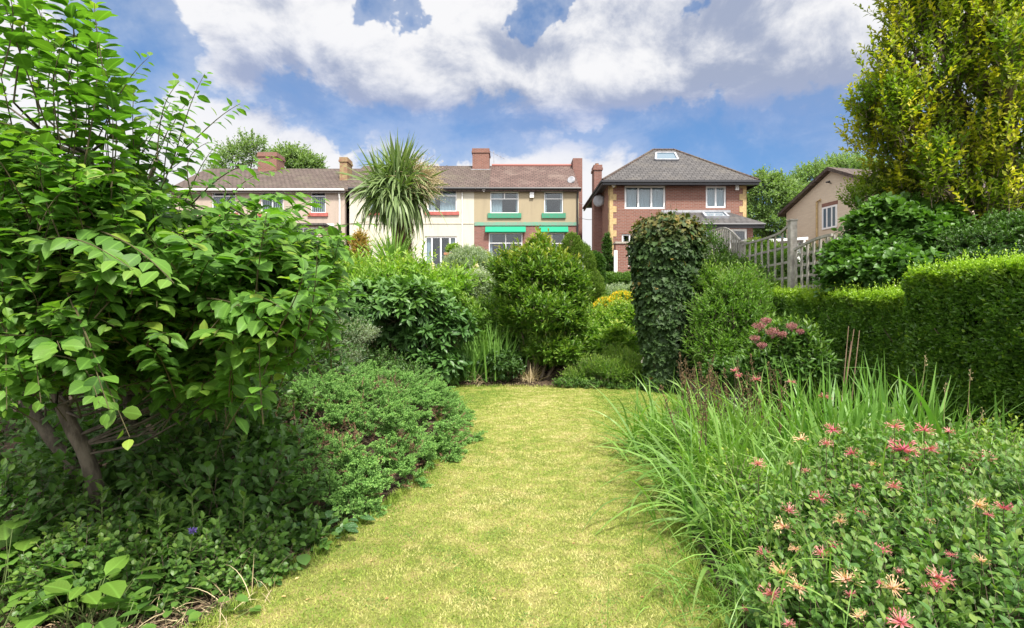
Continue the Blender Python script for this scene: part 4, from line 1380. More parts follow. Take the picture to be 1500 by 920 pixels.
# ================================================================== FAR TREES
def tree(name, label, cat, blobs_, mat, tmpl, size, n, m=8, L=.9, group=None, trunk_r=.22, base=None, **kw):
    C = np.array([b[0] for b in blobs_])
    bx, by = (float(C[:, 0].mean()), float(C[:, 1].mean())) if base is None else base
    bz = float(ground_h(bx, by))
    root = thing(name, label, cat, (bx, by, bz - .05), group)
    shrub(None, None, None, blobs_, mat, tmpl, size, n, m, L, parent=root, part='crown', stems=0 if False else 1, base=(bx, by, bz), twigr=kw.pop('twigr', .012), stem_r=trunk_r * .5, **kw)
    top = C.mean(axis=0)
    a = Acc()
    a.tube([(bx, by, bz - .05), (bx + .05, by, bz + (top[2] - bz) * .4), (bx - .05, by + .05, bz + (top[2] - bz) * .75), tuple(top)], [trunk_r, trunk_r * .8, trunk_r * .55, trunk_r * .3], 10, wob=.06)
    a.build('trunk', M['bark_grey'], root, smooth=True)
    for b in blobs_:
        a = Acc(); s0 = np.array((bx, by, bz + (top[2] - bz) * .5)); c = np.array(b[0])
        a.tube([s0, s0 * .5 + c * .5 + np.array((0, 0, -.2)), c], [trunk_r * .45, trunk_r * .3, trunk_r * .12], 7)
        a.build('limb', M['bark_grey'], root)
    return root

def eblobs(lst): return [eb(*b) for b in lst]

tree('ash_tree', 'airy pale green tree beyond the pink house, left of its chimney', 'tree', eblobs([(345, 232, 50, 22, 26), (372, 222, 50, 20, 22), (330, 262, 50, 25, 30)]), M['l_far'], LT['mini'], .30, 420, 9, 1.3, lump=.4, group='trees beyond the houses', trunk_r=.3)
tree('broadleaf_tree', 'darker rounded tree beyond the pink house, right of its chimney', 'tree', eblobs([(425, 240, 47, 24, 24), (452, 246, 47, 22, 18), (405, 250, 47, 20, 26)]), M['l_far'], LT['mini'], .30, 800, 9, 1.1, lump=.25, group='trees beyond the houses', trunk_r=.3)
tree('ash_tree', 'light green tree touching the right corner of the hipped roof', 'tree', eblobs([(1118, 285, 42, 26, 30), (1140, 300, 42, 28, 40), (1105, 318, 42, 18, 26), (1130, 330, 42, 30, 30)]), M['l_far'], LT['mini'], .28, 1300, 9, 1.0, lump=.28, group='trees beyond the houses', trunk_r=.3)
tree('broadleaf_tree', 'broad green tree rising over the slope of the beige gable', 'tree', eblobs([(1190, 272, 46, 34, 30), (1235, 256, 48, 38, 26), (1160, 295, 45, 24, 30), (1265, 262, 48, 34, 26), (1200, 310, 46, 50, 40)]), M['l_far'], LT['mini'], .28, 2600, 9, 1.0, lump=.2, group='trees beyond the houses', trunk_r=.35)

# ================================================================== GOLDEN TREE on the right
def gold_blobs():
    out = []
    cx, cy = 8.5, 9.3
    for (dx, dy, z, rx, rz) in [(-.2, 0, 4.6, 1.55, 1.7), (-1.3, -.1, 4.2, .8, 1.0), (-1.6, -.2, 5.6, .85, 1.1), (-1.35, 0, 6.6, .75, 1.5), (-1.75, .1, 4.75, .7, .6), (-.5, -.2, 6.3, 1.2, 1.8), (.7, -.3, 5.3, 1.2, 2.0), (-.9, -.3, 3.55, .9, .8), (.1, -.4, 3.4, 1.0, .8),
                               (1.4, 0, 4.5, 1.2, 1.6), (.2, .5, 7.8, 1.5, 1.6), (-.9, .2, 8.0, .8, 1.4), (1.2, .3, 7.2, 1.1, 1.6), (0, 0, 9.2, 1.0, 1.4), (-2.35, -.2, 5.13, .55, .17), (-2.05, -.2, 5.05, .6, .3)]:
        out.append((np.array((cx + dx, cy + dy, z)), (rx, rx * .9, rz)))
    return out
gb = gold_blobs()
for k in range(22):      # separate upright plumes on the outline
    ang_ = rng.uniform(2.2, 4.4); zz_ = rng.uniform(3.4, 8.6)
    rr_ = 1.75 + .5 * math.sin(zz_ * 1.7)
    gb.append((np.array((8.3 + math.cos(ang_) * rr_, 9.1 + math.sin(ang_) * rr_ * .8, zz_)), (.22, .22, .55)))
bx, by = 8.5, 9.4
gz = float(ground_h(bx, by))
root = thing('golden_hornbeam_tree', 'tall golden green tree with yellow upright branch tips and dark trunk', 'tree', (bx, by, gz - .05))
shrub(None, None, None, gb, M['l_golden'], LT['small'], .085, 5200, 13, .55, spread=.75, up=.4, upb=1.3, rndd=.28, tipk=1.15, tiptop=False, parent=root, part='crown', stems=6, base=(bx, by, gz), lump=.22, lk=3.4, lo=.45,
      twigr=.006, stem_r=.05, cut_back=.5, tipexp=1.1) if False else None
p, nn = surf_points(gb, 6800, lo=.42, hi=1.05, lump=.36, lk=3.2, seed=3.1, cut_back=.45, under=.5)
D = nrm(nn * .55 + np.array([0, 0, 1.0]) + rng.normal(0, .28, p.shape))
Ls = .55 * rng.uniform(.5, 1.35, len(p))
tw = twigs(p - D * Ls[:, None] * .4, D, Ls, 14, .115, .95, 0, .6)
# outermost twigs carry the golden leaves
dep = np.min(np.array([in_ell(p, np.array(b[0]), np.array(b[1])) for b in gb]), axis=0)
outer = np.clip((dep - .45) / .55, 0, 1)
tipv = np.clip((np.repeat(outer * rng.uniform(.15, 1.0, len(p)), 14)) * (.45 + .8 * tw['t']) * 1.45, 0, 1)
a = Acc(); place(a, LT['small'], tw['P'], tw['D'], tw['U'], tw['s'], np.clip(rng.random(len(tw['P'])) * .6 + np.repeat(rng.random(len(p)), 14) * .4, 0, 1), tipv)
a.build('crown', M['l_golden'], root)
a = Acc(); prisms(a, tw['A'], tw['B'], .006, .002); a.build('twigs', M['bark'], root)
a = Acc()
tr_pts = [(bx, by, gz - .05), (bx - .02, by, 2.2), (bx - .05, by - .05, 3.6), (bx + .02, by, 5.2), (bx, by, 7.2), (bx, by, 9)]
a.tube(tr_pts, [.25, .2, .17, .14, .09, .04], 12, wob=.07); a.build('trunk', M['bark'], root, smooth=True)
for b in gb[:14] + gb[16:]:
    c = np.array(b[0]); s0 = np.array((bx, by, max(2.0, min(c[2] - 1.6, 7))))
    a = Acc(); a.tube([s0, s0 * .55 + c * .45 + np.array((0, 0, -.25)), c, c + np.array((0, 0, b[1][2] * .6))], [.09, .06, .035, .015], 7); a.build('limb', M['bark'], root)

# ================================================================== CORDYLINE PALM
def palm():
    Y0 = 17.0
    bx = float(P(587, 400, Y0)[0]); gz = float(ground_h(bx, Y0))
    root = thing('cabbage_palm', 'tall spiky cabbage palm with drooping sword leaves and brown shaggy trunk', 'palm', (bx, Y0, gz - .05))
    top = P(581, 286, Y0)
    a = Acc()
    a.tube([(bx, Y0, gz - .05), (bx + .02, Y0, gz + 1.2), (bx - .05, Y0, (gz + top[2]) / 2 + .6), tuple(top)], [.24, .2, .17, .14], 12, wob=.1)
    a.build('trunk', M['bark'], root, smooth=True)
    heads = [(top + np.array((0, 0, .35)), 290), (top + np.array((-.42, -.1, .1)), 160), (top + np.array((.40, .1, .05)), 165), (top + np.array((.05, -.3, -.15)), 165), (top + np.array((.1, .25, .6)), 150)]
    for h, k in heads:
        a = Acc()
        a.tube([tuple(top - np.array((0, 0, .9))), tuple((top + h) / 2 - np.array((0, 0, .2))), tuple(h)], [.12, .10, .08], 8); a.build('branch', M['bark'], root)
    a = Acc()
    for h, k in heads:
        u = rng.random(k)
        el = np.where(u < .45, rng.uniform(.25, 1.4, k), rng.uniform(-1.0, .35, k))
        az = rng.random(k) * 6.283
        D = np.column_stack([np.cos(az) * np.cos(el), np.sin(az) * np.cos(el), np.sin(el)])
        O = h + D * .06 + rng.normal(0, .04, (k, 3))
        stiff = np.clip((el + .3) / 1.5, 0, 1)
        ribbons(a, O, D, rng.uniform(1.0, 1.6, k), rng.uniform(.07, .12, k), (1 - stiff) ** 1.4 * rng.uniform(1.2, 3.8, k) + .10, 7, roll=rng.normal(0, .6, k), taper='grass', tip=rng.random(k) * .5, rnd=rng.random(k) * .8 + .1)
    a.build('crown', M['l_palm'], root)
    # dead leaves hanging round the trunk
    k = 420
    az = rng.random(k) * 6.283; zz = rng.uniform(gz + .9, top[2] - .2, k)
    O = np.column_stack([bx + np.cos(az) * .16 + .07, Y0 + np.sin(az) * .16, zz])
    D = np.column_stack([np.cos(az) * .35, np.sin(az) * .35, -np.ones(k)])
    a = Acc(); ribbons(a, O, D, rng.uniform(.5, 1.0, k), .045, .5, 4, tip=.2)
    a.build('dead_leaf_skirt', M['f_seed'], root)
    # dried flower panicle at the right side
    a = Acc()
    c0 = P(612, 262, Y0)
    k = 900
    d = nrm(rng.normal(size=(k, 3)) + np.array([.9, -.2, .1]))
    A0 = c0 + rng.normal(0, .12, (k, 3)); 
    prisms(a, A0, A0 + d * rng.uniform(.25, .85, k)[:, None] - np.array([0, 0, .12]), .007, .004)
    e = Acc()
    place(a, LT['mini'], A0 + d * rng.uniform(.2, .85, k)[:, None] - np.array([0, 0, .1]), rng.normal(0, 1, (k, 3)), rng.normal(0, 1, (k, 3)), .05, rng.random(k), 0)
    a.build('dried_flower_spray', M['straw'], root)
palm()
# second smaller cordyline at its foot
Y0 = 15.8
c = P(578, 398, Y0); gz = float(ground_h(c[0], Y0))
root = thing('young_palm', 'small upright green cordyline growing at the foot of the tall palm', 'palm', (c[0], Y0, gz - .03))
a = Acc(); a.tube([(c[0], Y0, gz - .03), (c[0] - .02, Y0, gz + .7), (c[0] - .03, Y0, c[2] + .1)], [.10, .08, .07], 8); a.build('trunk', M['bark'], root)
k = 150
el = rng.uniform(.45, 1.5, k); az = rng.random(k) * 6.283
D = np.column_stack([np.cos(az) * np.cos(el) - .06, np.sin(az) * np.cos(el), np.sin(el)])
O = np.array((c[0] - .03, Y0, c[2] - .05)) + rng.normal(0, .05, (k, 3))
a = Acc(); ribbons(a, O, D, rng.uniform(.9, 1.6, k), rng.uniform(.04, .06, k), rng.uniform(.05, .5, k), 6, roll=rng.normal(0, .6, k), tip=.3)
a.build('crown', M['l_blade'], root)
# pale strappy clump in front
for (px, py, yy_, nn_, lab) in ((548, 402, 14.8, 90, 'pale arching flax clump left of the palm foot'), (632, 400, 15.2, 70, 'pale arching flax clump right of the palm foot')):
    c = P(px, py + 8, yy_); gz = float(ground_h(c[0], yy_))
    root = thing('flax_plant', lab, 'plant', (c[0], yy_, gz), 'flax clumps at the palm foot')
    el = rng.uniform(.5, 1.45, nn_); az = rng.random(nn_) * 6.283
    D = np.column_stack([np.cos(az) * np.cos(el), np.sin(az) * np.cos(el), np.sin(el)])
    O = np.array((c[0], yy_, gz)) + np.column_stack([rng.normal(0, .12, (nn_, 2)), np.zeros(nn_)])
    a = Acc(); ribbons(a, O, D, rng.uniform(1.3, 2.2, nn_), rng.uniform(.03, .05, nn_), rng.uniform(.8, 2.4, nn_), 7, tip=.6); a.build('leaves', M['l_grey'], root)

# ================================================================== MIDDLE DISTANCE PLANTING
G_BACK = 'shrubs in the far planting'
shrub('conifer', 'clipped pointed green conifer beside the red tipped shrub', 'conifer', eblobs([(845, 395, 17, 27, 42), (838, 374, 17, 17, 32), (852, 425, 17, 34, 34)]), M['l_conifer'], LT['minin'], .075, 3800, 10, .14, spread=.5, upb=1.5, rndd=.2, tipk=.7, tiptop=False, lump=.05, hi=1.0, lo=.86)
shrub('topiary_bush', 'dark clipped column shaped bush with round top beside the brick house', 'topiary', eblobs([(871, 386, 21, 14.5, 16), (871, 410, 21, 15, 26), (871, 432, 21, 14, 18)]), M['l_dark'], LT['mini'], .085, 2600, 8, .13, spread=.6, upb=.4, rndd=.3, tipk=.9, tiptop=False, lump=.06, lo=.86, hi=1.0)
shrub('low_hedge', 'small clipped green hedge in front of the brick pier', 'hedge', [(np.array(P(px, 416, 22)), (.45, .5, .42)) for px in (892, 903, 915, 927)], M['l_mid'], LT['mini'], .08, 2200, 8, .13, upb=.6, lump=.08, lo=.8)
for kx, (px, hgt_) in enumerate(((800, 12), (815, 8))):
    pass
shrub('climbing_shrub', 'dark green climber on the corner of the brick house', 'climber', eblobs([(889, 360, 26.6, 6, 18), (890, 385, 26.5, 8, 20), (888, 405, 26.3, 10, 16)]), M['l_dark'], LT['mini'], .11, 900, 8, .2, lump=.15)
shrub('golden_hedge', 'low bright yellow green hedge in front of the pink house terrace', 'hedge', [(np.array(P(px, 402, 17)), (.6, .5, .30)) for px in (390, 415, 440, 465, 490, 515)], M['l_bright'], LT['mini'], .085, 3600, 8, .16, tipk=1.0, lump=.1)
shrub('dark_hedge', 'dark green hedge below the golden hedge, left of the big glossy shrub', 'hedge', [(np.array(P(px, 440, 15.5)), (.8, .6, .75)) for px in (360, 395, 430, 465)], M['l_dark'], LT['mini'], .085, 5000, 9, .18, lump=.1)
shrub('bronze_shrub', 'orange bronze leaved shrub left of the palm trunk', 'shrub', eblobs([(527, 366, 20, 12, 24), (520, 390, 20, 14, 18)]), leaf_mat('leaf_bronze', (.20, .16, .05), (.36, .22, .08), (.5, .3, .1), .4, .5, .3), LT['mini'], .11, 600, 8, .3, lump=.2)
shrub('blue_conifer', 'dark blue green bush beside the white porch post', 'shrub', eblobs([(494, 375, 21, 11, 26), (497, 400, 20, 14, 16)]), M['l_dark'], LT['mini'], .11, 900, 8, .2, lump=.1)
shrub('leafy_shrub', 'light green leafy shrub in front of the bronze one', 'shrub', eblobs([(508, 388, 17.5, 14, 20), (535, 396, 17, 20, 14)]), M['l_bright'], LT['small'], .11, 700, 8, .3, lump=.2)
shrub('bay_shrub', 'bright yellow green shrub spreading behind the big glossy leaved one', 'shrub', eblobs([(470, 428, 14.2, 40, 22), (530, 418, 14.3, 46, 22), (600, 412, 14.2, 50, 24), (650, 424, 14, 34, 24), (560, 432, 13.6, 60, 26), (620, 436, 13.4, 50, 24)]), M['l_bright'], LT['lance'], .20, 1100, 9, .5, spread=.9, upb=.9, tipk=.9, lump=.42, lk=2.2, shoots=140, shootL=.8, rndd=.5)
shrub('buddleia_bush', 'grey green airy bush with cream flower spikes below the cream house', 'shrub', eblobs([(688, 384, 18, 30, 18), (705, 400, 17.5, 30, 26), (672, 398, 17.5, 24, 20)]), M['l_grey'], LT['minin'], .13, 1300, 10, .34, spread=.7, upb=.8, lump=.25)
shrub('silver_plant', 'tall silvery green perennial with small white flowers left of the central shrub', 'plant', eblobs([(706, 428, 14.8, 24, 30), (688, 446, 14.6, 24, 24), (722, 440, 14.5, 20, 30)]), M['l_grey'], LT['small'], .10, 1500, 9, .3, upb=.9, lump=.2)
shrub('green_perennial', 'fresh green leafy clump between glossy shrub and strap leaves', 'plant', eblobs([(672, 456, 13.4, 20, 24), (690, 474, 13.3, 26, 26), (728, 470, 13.3, 22, 30), (705, 500, 13.3, 34, 22), (755, 500, 13.9, 34, 26), (800, 520, 14, 40, 24)]), M['l_bright2'], LT['lance'], .15, 1500, 9, .4, upb=.9, lump=.4)

def flower_spike(name, label, px, py0, py1, y, mat, w, cat='flower', group=None):
    b = P(px, py0, y); t_ = P(px, py1, y)
    gz = float(ground_h(b[0], y))
    root = thing(name, label, cat, (b[0], y, gz), group)
    a = Acc(); a.tube([(b[0], y, gz), tuple(b), tuple(t_)], [.015, .012, .008], 5); a.build('stem', M['twig_green'], root)
    n = 130; f = rng.random(n)
    Pp = b + (t_ - b) * f[:, None]; r = w * (1 - .7 * f)
    d = nrm(rng.normal(size=(n, 3)) * (1, 1, .4)); Pp = Pp + d * r[:, None] * rng.random((n, 1))
    a = Acc(); place(a, LT['mini'], Pp, d, rng.normal(size=(n, 3)), .07, rng.random(n), 0); a.build('flower_head', mat, root)
for i, (px, p0, p1, w_, lab) in enumerate([(697, 407, 388, .12, 'tallest cream flower spike below the french doors'), (716, 417, 405, .10, 'cream flower spike touching the red tipped shrub'), (725, 425, 412, .10, 'lowest of the cream flower spikes, nearest the central shrub'), (632, 395, 386, .08, 'small cream spike beside the palm foot')]):
    flower_spike('flower_spike', lab, px, p0, p1, 15.6, M['f_cream'], w_, group='cream flower spikes')

# terracotta planter by the french doors
c = P(663, 362, 27.5)
root = thing('plant_pot', 'square terracotta pot with small green plant at the french doors', 'plant pot', (c[0], 27.5, 3.33))
a = Acc(); a.box(c[0] - .36, c[0] + .36, 27.2, 27.8, 3.33, 4.55); a.box(c[0] - .40, c[0] + .40, 27.16, 27.84, 4.552, 4.66); a.build('pot', M['terracotta'], root)
shrub(None, None, None, [(np.array((c[0], 27.5, 4.85)), (.35, .3, .28))], M['l_bright'], LT['mini'], .1, 160, 8, .2, parent=root, base=(c[0], 27.5, 4.6), part='foliage', stems=3)

# big glossy leaved shrub, left of centre
shrub('glossy_shrub', 'large dark glossy leaved shrub overhanging the far left lawn edge', 'shrub',
      eblobs([(540, 438, 12.3, 66, 40), (610, 452, 12.2, 66, 48), (640, 500, 12.0, 44, 44), (520, 478, 12.4, 60, 44), (590, 425, 12.6, 70, 32), (625, 535, 11.9, 24, 18), (575, 500, 12.9, 60, 50)]),
      M['l_rhodo'], LT['lanceb'], .185, 2300, 11, .26, spread=1.15, upb=.35, rndd=.4, tipk=.9, lump=.16, lk=2.0, whorl=.55, stems=7, stem_mat=M['bark'], twigr=.006, luv=True) if False else None
gblb = eblobs([(530, 452, 12.3, 56, 30), (605, 458, 12.2, 58, 34), (642, 490, 12.0, 40, 34), (500, 470, 12.4, 44, 26), (590, 440, 12.6, 64, 26), (640, 532, 11.9, 32, 18), (600, 490, 12.9, 54, 30)])
shrub('glossy_shrub', 'large dark glossy leaved shrub overhanging the far left lawn edge', 'shrub', gblb, M['l_rhodo'], LT['lanceb'], .29, 900, 10, .42, spread=1.35, droop=.12, upb=.45, rndd=.45, tipk=.95,
      lump=.34, lk=2.6, whorl=.7, stems=7, twigr=.006, luv=True)
shrub('variegated_shrub', 'pale variegated small leaved shrub behind the juniper', 'shrub', eblobs([(470, 505, 10.2, 38, 34), (440, 520, 9.9, 34, 26), (505, 490, 10.5, 34, 22), (500, 525, 10.2, 34, 20), (470, 470, 10.6, 22, 18), (540, 490, 10.9, 12, 10)]), M['l_grey'], LT['smalln'], .06, 1700, 11, .26, spread=.8, upb=.7, lump=.3, lk=3, tipk=1.0)
shrub('low_bush', 'dark low bush in the shade between juniper and glossy shrub', 'shrub', eblobs([(560, 548, 10.6, 60, 16), (500, 555, 10, 50, 18), (610, 556, 11, 30, 10), (540, 535, 11.4, 60, 20)]), M['l_dark'], LT['small'], .08, 900, 9, .2, lump=.2)

# central red tipped shrub
cb = eblobs([(790, 405, 12.9, 46, 40), (762, 420, 12.8, 36, 36), (822, 428, 12.9, 34, 36), (790, 460, 12.8, 56, 30), (768, 390, 13, 26, 22), (806, 396, 13, 22, 24), (830, 474, 12.7, 26, 26), (752, 470, 12.8, 22, 22), (806, 510, 12.7, 34, 24), (828, 516, 12.6, 22, 18), (795, 372, 13, 10, 18), (742, 398, 12.8, 18, 20)])
shrub('red_tipped_shrub', 'dense upright shrub with orange yellow young tips in the centre', 'shrub', cb, M['l_photinia'], LT['lance'], .165, 2100, 11, .32, spread=.75, upb=1.1, rndd=.34, tipk=1.1, lump=.30, lk=3.0,
      stems=0, twigr=.005, shoots=420, shootL=.42, base=(P(790, 555, 12.7)[0], 12.7, float(ground_h(.6, 12.7))))
root = [o for o in bpy.data.objects if o.name.startswith('red_tipped_shrub')][0]
for (px0, px1, py1) in ((778, 752, 440), (785, 790, 430), (792, 822, 450), (800, 840, 480), (783, 770, 400)):
    b0 = P(px0, 562, 12.7); b0[2] = float(ground_h(b0[0], 12.7)) - .02; b1 = P(px1, py1, 12.8)
    a = Acc(); a.tube([b0, b0 * .6 + b1 * .4 + np.array((.03, -.05, 0)), b1], [.035, .028, .018], 7); a.build('stem', M['bark'], root)

def clump(name, label, px, py, y, n, L, w_, g, mat, cat='plant', el=(.9, 1.5), spread=.12, group=None, tip=.3, flat=None):
    c = P(px, py, y); gz = float(ground_h(c[0], y))
    root = thing(name, label, cat, (c[0], y, gz), group)
    e = rng.uniform(*el, n); az = rng.random(n) * 6.283
    D = np.column_stack([np.cos(az) * np.cos(e), np.sin(az) * np.cos(e), np.sin(e)])
    O = np.array((c[0], y, gz)) + np.column_stack([rng.normal(0, spread, (n, 2)), np.zeros(n)])
    a = Acc(); ribbons(a, O, D, L * rng.uniform(.6, 1.15, n), w_ * rng.uniform(.7, 1.2, n), rng.uniform(*g, n), 6, roll=rng.uniform(-1.2, 1.2, n), tip=tip)
    a.build('leaves', mat, root)
    return root
clump('iris_clump', 'upright sword leaves between glossy shrub and red tipped shrub', 715, 520, 12.7, 230, 1.25, .045, (0, .4), M['l_iris'], spread=.28)
clump('iris_clump', 'shorter sword leaves right against the glossy shrub edge', 692, 525, 12.5, 120, 1.0, .04, (0, .5), M['l_iris'], spread=.2)
shrub('hellebore', 'low dark leafy plant at the back edge of the lawn', 'plant', eblobs([(733, 532, 12.4, 28, 17), (716, 540, 12.3, 16, 12), (750, 540, 12.3, 14, 12)]), M['l_dark'], LT['lance'], .14, 190, 9, .16, spread=1.1, upb=.5, whorl=.5, tipk=.2)
# dry grass at the shrub foot
clump('dry_grass_tuft', 'dry straw coloured tuft under the red tipped shrub', 775, 560, 12.45, 120, .45, .015, (.2, 1.4), M['straw'], spread=.1, el=(.5, 1.5))
clump('dry_grass_tuft', 'dry straw stalks lying beside the dark leafy plant', 705, 560, 12.3, 60, .5, .012, (.4, 2.2), M['straw'], spread=.1, el=(.2, 1.0))

# plants between the central shrub and the ivy column
shrub('feathery_plant', 'fine feathery pale green plant at the lawn edge before the ivy column', 'plant', eblobs([(885, 544, 12.2, 36, 14), (915, 545, 12.1, 30, 18), (850, 554, 12.2, 22, 9), (905, 530, 12.8, 26, 12)]), M['l_bright2'], LT['minin'], .085, 1300, 13, .46, spread=.6, upb=1.0, rndd=.5, lump=.5, lk=4, tipk=.8, tiptop=False)
shrub('ground_cover_plant', 'round leaved low plant at the lawn edge under the feathery one', 'plant', eblobs([(835, 560, 11.95, 22, 7), (870, 562, 11.9, 26, 7), (905, 564, 11.8, 24, 7), (935, 566, 11.7, 16, 7)]), M['l_mid'], LT['small'], .06, 520, 8, .1, lump=.2)
shrub('leafy_perennial', 'bright green leafy perennial with long leaves left of the ivy column', 'plant', eblobs([(905, 500, 13.6, 22, 22), (890, 512, 13.4, 20, 16), (925, 512, 13.2, 14, 18)]), M['l_bright'], LT['lance'], .22, 210, 9, .22, spread=1.0, upb=.7, whorl=.4)
shrub('leafy_perennial', 'tall fresh green perennial clump behind the long leaved one', 'plant', eblobs([(880, 480, 14.8, 24, 26), (910, 470, 15, 26, 24), (862, 500, 14, 16, 24), (930, 480, 14.6, 16, 28)]), M['l_bright'], LT['small'], .12, 1100, 9, .42, upb=.9, rndd=.5, lump=.45)
shrub('leafy_perennial', 'mid green mixed clump further back below the yellow flowers', 'plant', eblobs([(880, 452, 17, 26, 18), (912, 452, 17.2, 26, 16), (935, 450, 16.6, 14, 22)]), M['l_mid'], LT['small'], .12, 900, 9, .42, upb=.9, rndd=.5, lump=.45)
yb_ = eblobs([(893, 446, 15.9, 20, 9), (914, 436, 16.1, 15, 8), (880, 450, 15.7, 10, 8)])
root = shrub('yellow_flower_bush', 'low bush covered in small yellow orange flowers', 'flowering bush', yb_, M['l_bright'], LT['small'], .08, 300, 8, .2, upb=.8)
pp, nn_ = surf_points(yb_, 900, lo=.95, hi=1.1)
a = Acc(); place(a, LT['mini'], pp, nn_ + rng.normal(0, .5, pp.shape), rng.normal(size=pp.shape), .075, rng.random(len(pp)), 0); a.build('blossom', M['f_yellow'], root)
shrub('grey_bush', 'greyish green airy bush between topiary and small hedge', 'shrub', eblobs([(905, 432, 19.5, 28, 12), (880, 440, 18.5, 20, 12), (935, 425, 20, 16, 16)]), M['l_grey'], LT['minin'], .1, 900, 9, .25, upb=.8, lump=.25)

# ================================================================== IVY COLUMN
def ivy_column():
    Yc = 11.4
    cx = float(P(977, 570, Yc)[0])
    gz = float(ground_h(cx, Yc))
    root = thing('ivy_column', 'tall thick column of dark ivy standing at the lawn corner', 'ivy column', (cx, Yc, gz))
    # the old tree stump inside it
    a = Acc(); a.tube([(cx, Yc, gz - .03), (cx + .02, Yc, 1.2), (cx, Yc, 2.4), (cx, Yc, 3.3)], [.26, .22, .20, .15], 12, wob=.08); a.build('trunk', M['bark'], root)
    prof = [(570, 944, 1008), (555, 945, 1010), (520, 942, 1016), (480, 934, 1020), (440, 930, 1024), (400, 926, 1028), (370, 922, 1031), (345, 922, 1031), (328, 932, 1024), (319, 950, 1004), (316, 970, 985)]
    pz = np.array([CAMZ + (460 - q[0]) / F * Yc for q in prof]); pz[0] = gz
    pl = np.array([(q[1] - 750) / F * Yc for q in prof]); pr = np.array([(q[2] - 750) / F * Yc for q in prof])
    def section(z):
        l = np.interp(z, pz, pl); r = np.interp(z, pz, pr)
        return (l + r) / 2, (r - l) / 2 * .93
    def shell(n, zpow=1.0, lo=.78, hi=1.03):
        z = gz + (pz[-1] - gz) * rng.random(n)
        th = rng.random(n) * 6.283
        c_, r_ = section(z)
        f = rng.uniform(lo, hi, n)
        q = np.column_stack([c_ + np.cos(th) * r_ * f, Yc + np.sin(th) * r_ * .9 * f, z])
        q[:, :2] += (np.column_stack([np.cos(th), np.sin(th)]) * (.05 * snoise(q, 4, 2))[:, None])
        nn = np.column_stack([np.cos(th), np.sin(th), np.zeros(n)])
        nn[:, 2] += np.clip((z - 3.1) / .5, 0, 1) * 1.2
        return q, nrm(nn), z
    n = 11000
    q, nn, z = shell(n)
    # leaves hang and face outward
    D = nrm(np.array([0, 0, -1.]) + nn * .55 + rng.normal(0, .45, q.shape))
    U = nn + np.array([0, 0, .45]) + rng.normal(0, .35, q.shape)
    topness = np.clip((z - 3.0) / .6, 0, 1) * rng.random(n) ** 2 * .9
    yel = np.where(rng.random(n) < .012, .9, 0)
    a = Acc(); place(a, LT['ivy'], q, D, U, rng.uniform(.07, .14, n), np.clip(rng.random(n) * .8 + .2 * snoise(q, 3), 0, 1), np.clip(topness + yel, 0, 1))
    # loose shoots at the top and sides
    q2, n2, z2 = shell(420, lo=1.0, hi=1.04)
    D2 = nrm(n2 + np.array([0, 0, .7]) * (z2 > 2.6)[:, None] + rng.normal(0, .4, q2.shape))
    tw = twigs(q2, D2, rng.uniform(.05, .16, len(q2)), 6, .065, 1.0, .1, .6)
    place(a, LT['ivy'], tw['P'], tw['D'], tw['U'], tw['s'], rng.random(len(tw['P'])), np.repeat(np.clip((z2 - 2.8) / .8, 0, 1) * rng.random(len(q2)) * .8, 6))
    a.build('foliage', M['l_ivy'], root)
    # one dead orange leaf and brown stems on the surface
    a = Acc()
    m_ = 160
    q3, n3, z3 = shell(m_, lo=.93, hi=.99)
    prisms(a, q3, q3 + np.column_stack([rng.normal(0, .06, (m_, 2)), rng.uniform(.1, .35, m_)]), .006, .003); a.build('stem', M['twig_brown'], root)
    a = Acc(); lp = P(991, 354, 10.78)
    place(a, LT['round'], np.array([lp]), np.array([[.6, -.2, -.3]]), np.array([[0, -1., .3]]), .13, np.array([.8]), 0)
    a.build('dead_leaf', M['straw'], root)
ivy_column()

# ================================================================== RIGHT SIDE
shrub('fine_leaved_shrub', 'fine leaved light green shrub right behind the ivy column', 'shrub', eblobs([(1075, 445, 10.8, 48, 40), (1050, 480, 10.6, 36, 50), (1112, 440, 11.2, 36, 28), (1090, 490, 10.4, 50, 44), (1060, 520, 10.2, 36, 32), (1040, 425, 11, 22, 30)]), M['l_bright2'], LT['smalln'], .115, 1900, 12, .5, spread=.75, upb=.8, rndd=.5, lump=.5, lk=3.4, tipk=.7, shoots=120, shootL=.5)
shrub('wild_shrub', 'loose grey green bush in front of the arched trellis', 'shrub', eblobs([(1060, 402, 13, 30, 20), (1095, 406, 12.6, 34, 20), (1135, 400, 12, 24, 22), (1040, 416, 13, 22, 24), (1120, 415, 12, 40, 20)]), M['l_mid'], LT['small'], .10, 1500, 10, .45, upb=.9, rndd=.5, lump=.45, lk=3, tipk=.7)
shrub('rambling_shrub', 'dark leafy shoots against the right side of the ivy column top', 'shrub', eblobs([(1038, 350, 13.6, 16, 22), (1045, 372, 13.4, 20, 20), (1030, 385, 13.2, 18, 20)]), M['l_mid'], LT['small'], .08, 200, 9, .34, upb=.6, lump=.3)
shrub('yellow_shrub', 'yellow green bush behind the trellis laths near the tall post', 'shrub', eblobs([(1112, 365, 13.5, 22, 12), (1135, 378, 13, 24, 14), (1110, 378, 13.2, 20, 12)]), M['l_bright'], LT['small'], .09, 600, 8, .24, upb=.7, tipk=1.0)
shrub('low_leafy_plant', 'dark round leaved plant beside the path at the ivy column foot', 'plant', eblobs([(1065, 545, 9.6, 34, 16), (1110, 548, 9.2, 40, 18), (1035, 548, 10.6, 16, 12)]), M['l_dark'], LT['round'], .10, 420, 7, .16, upb=.5)

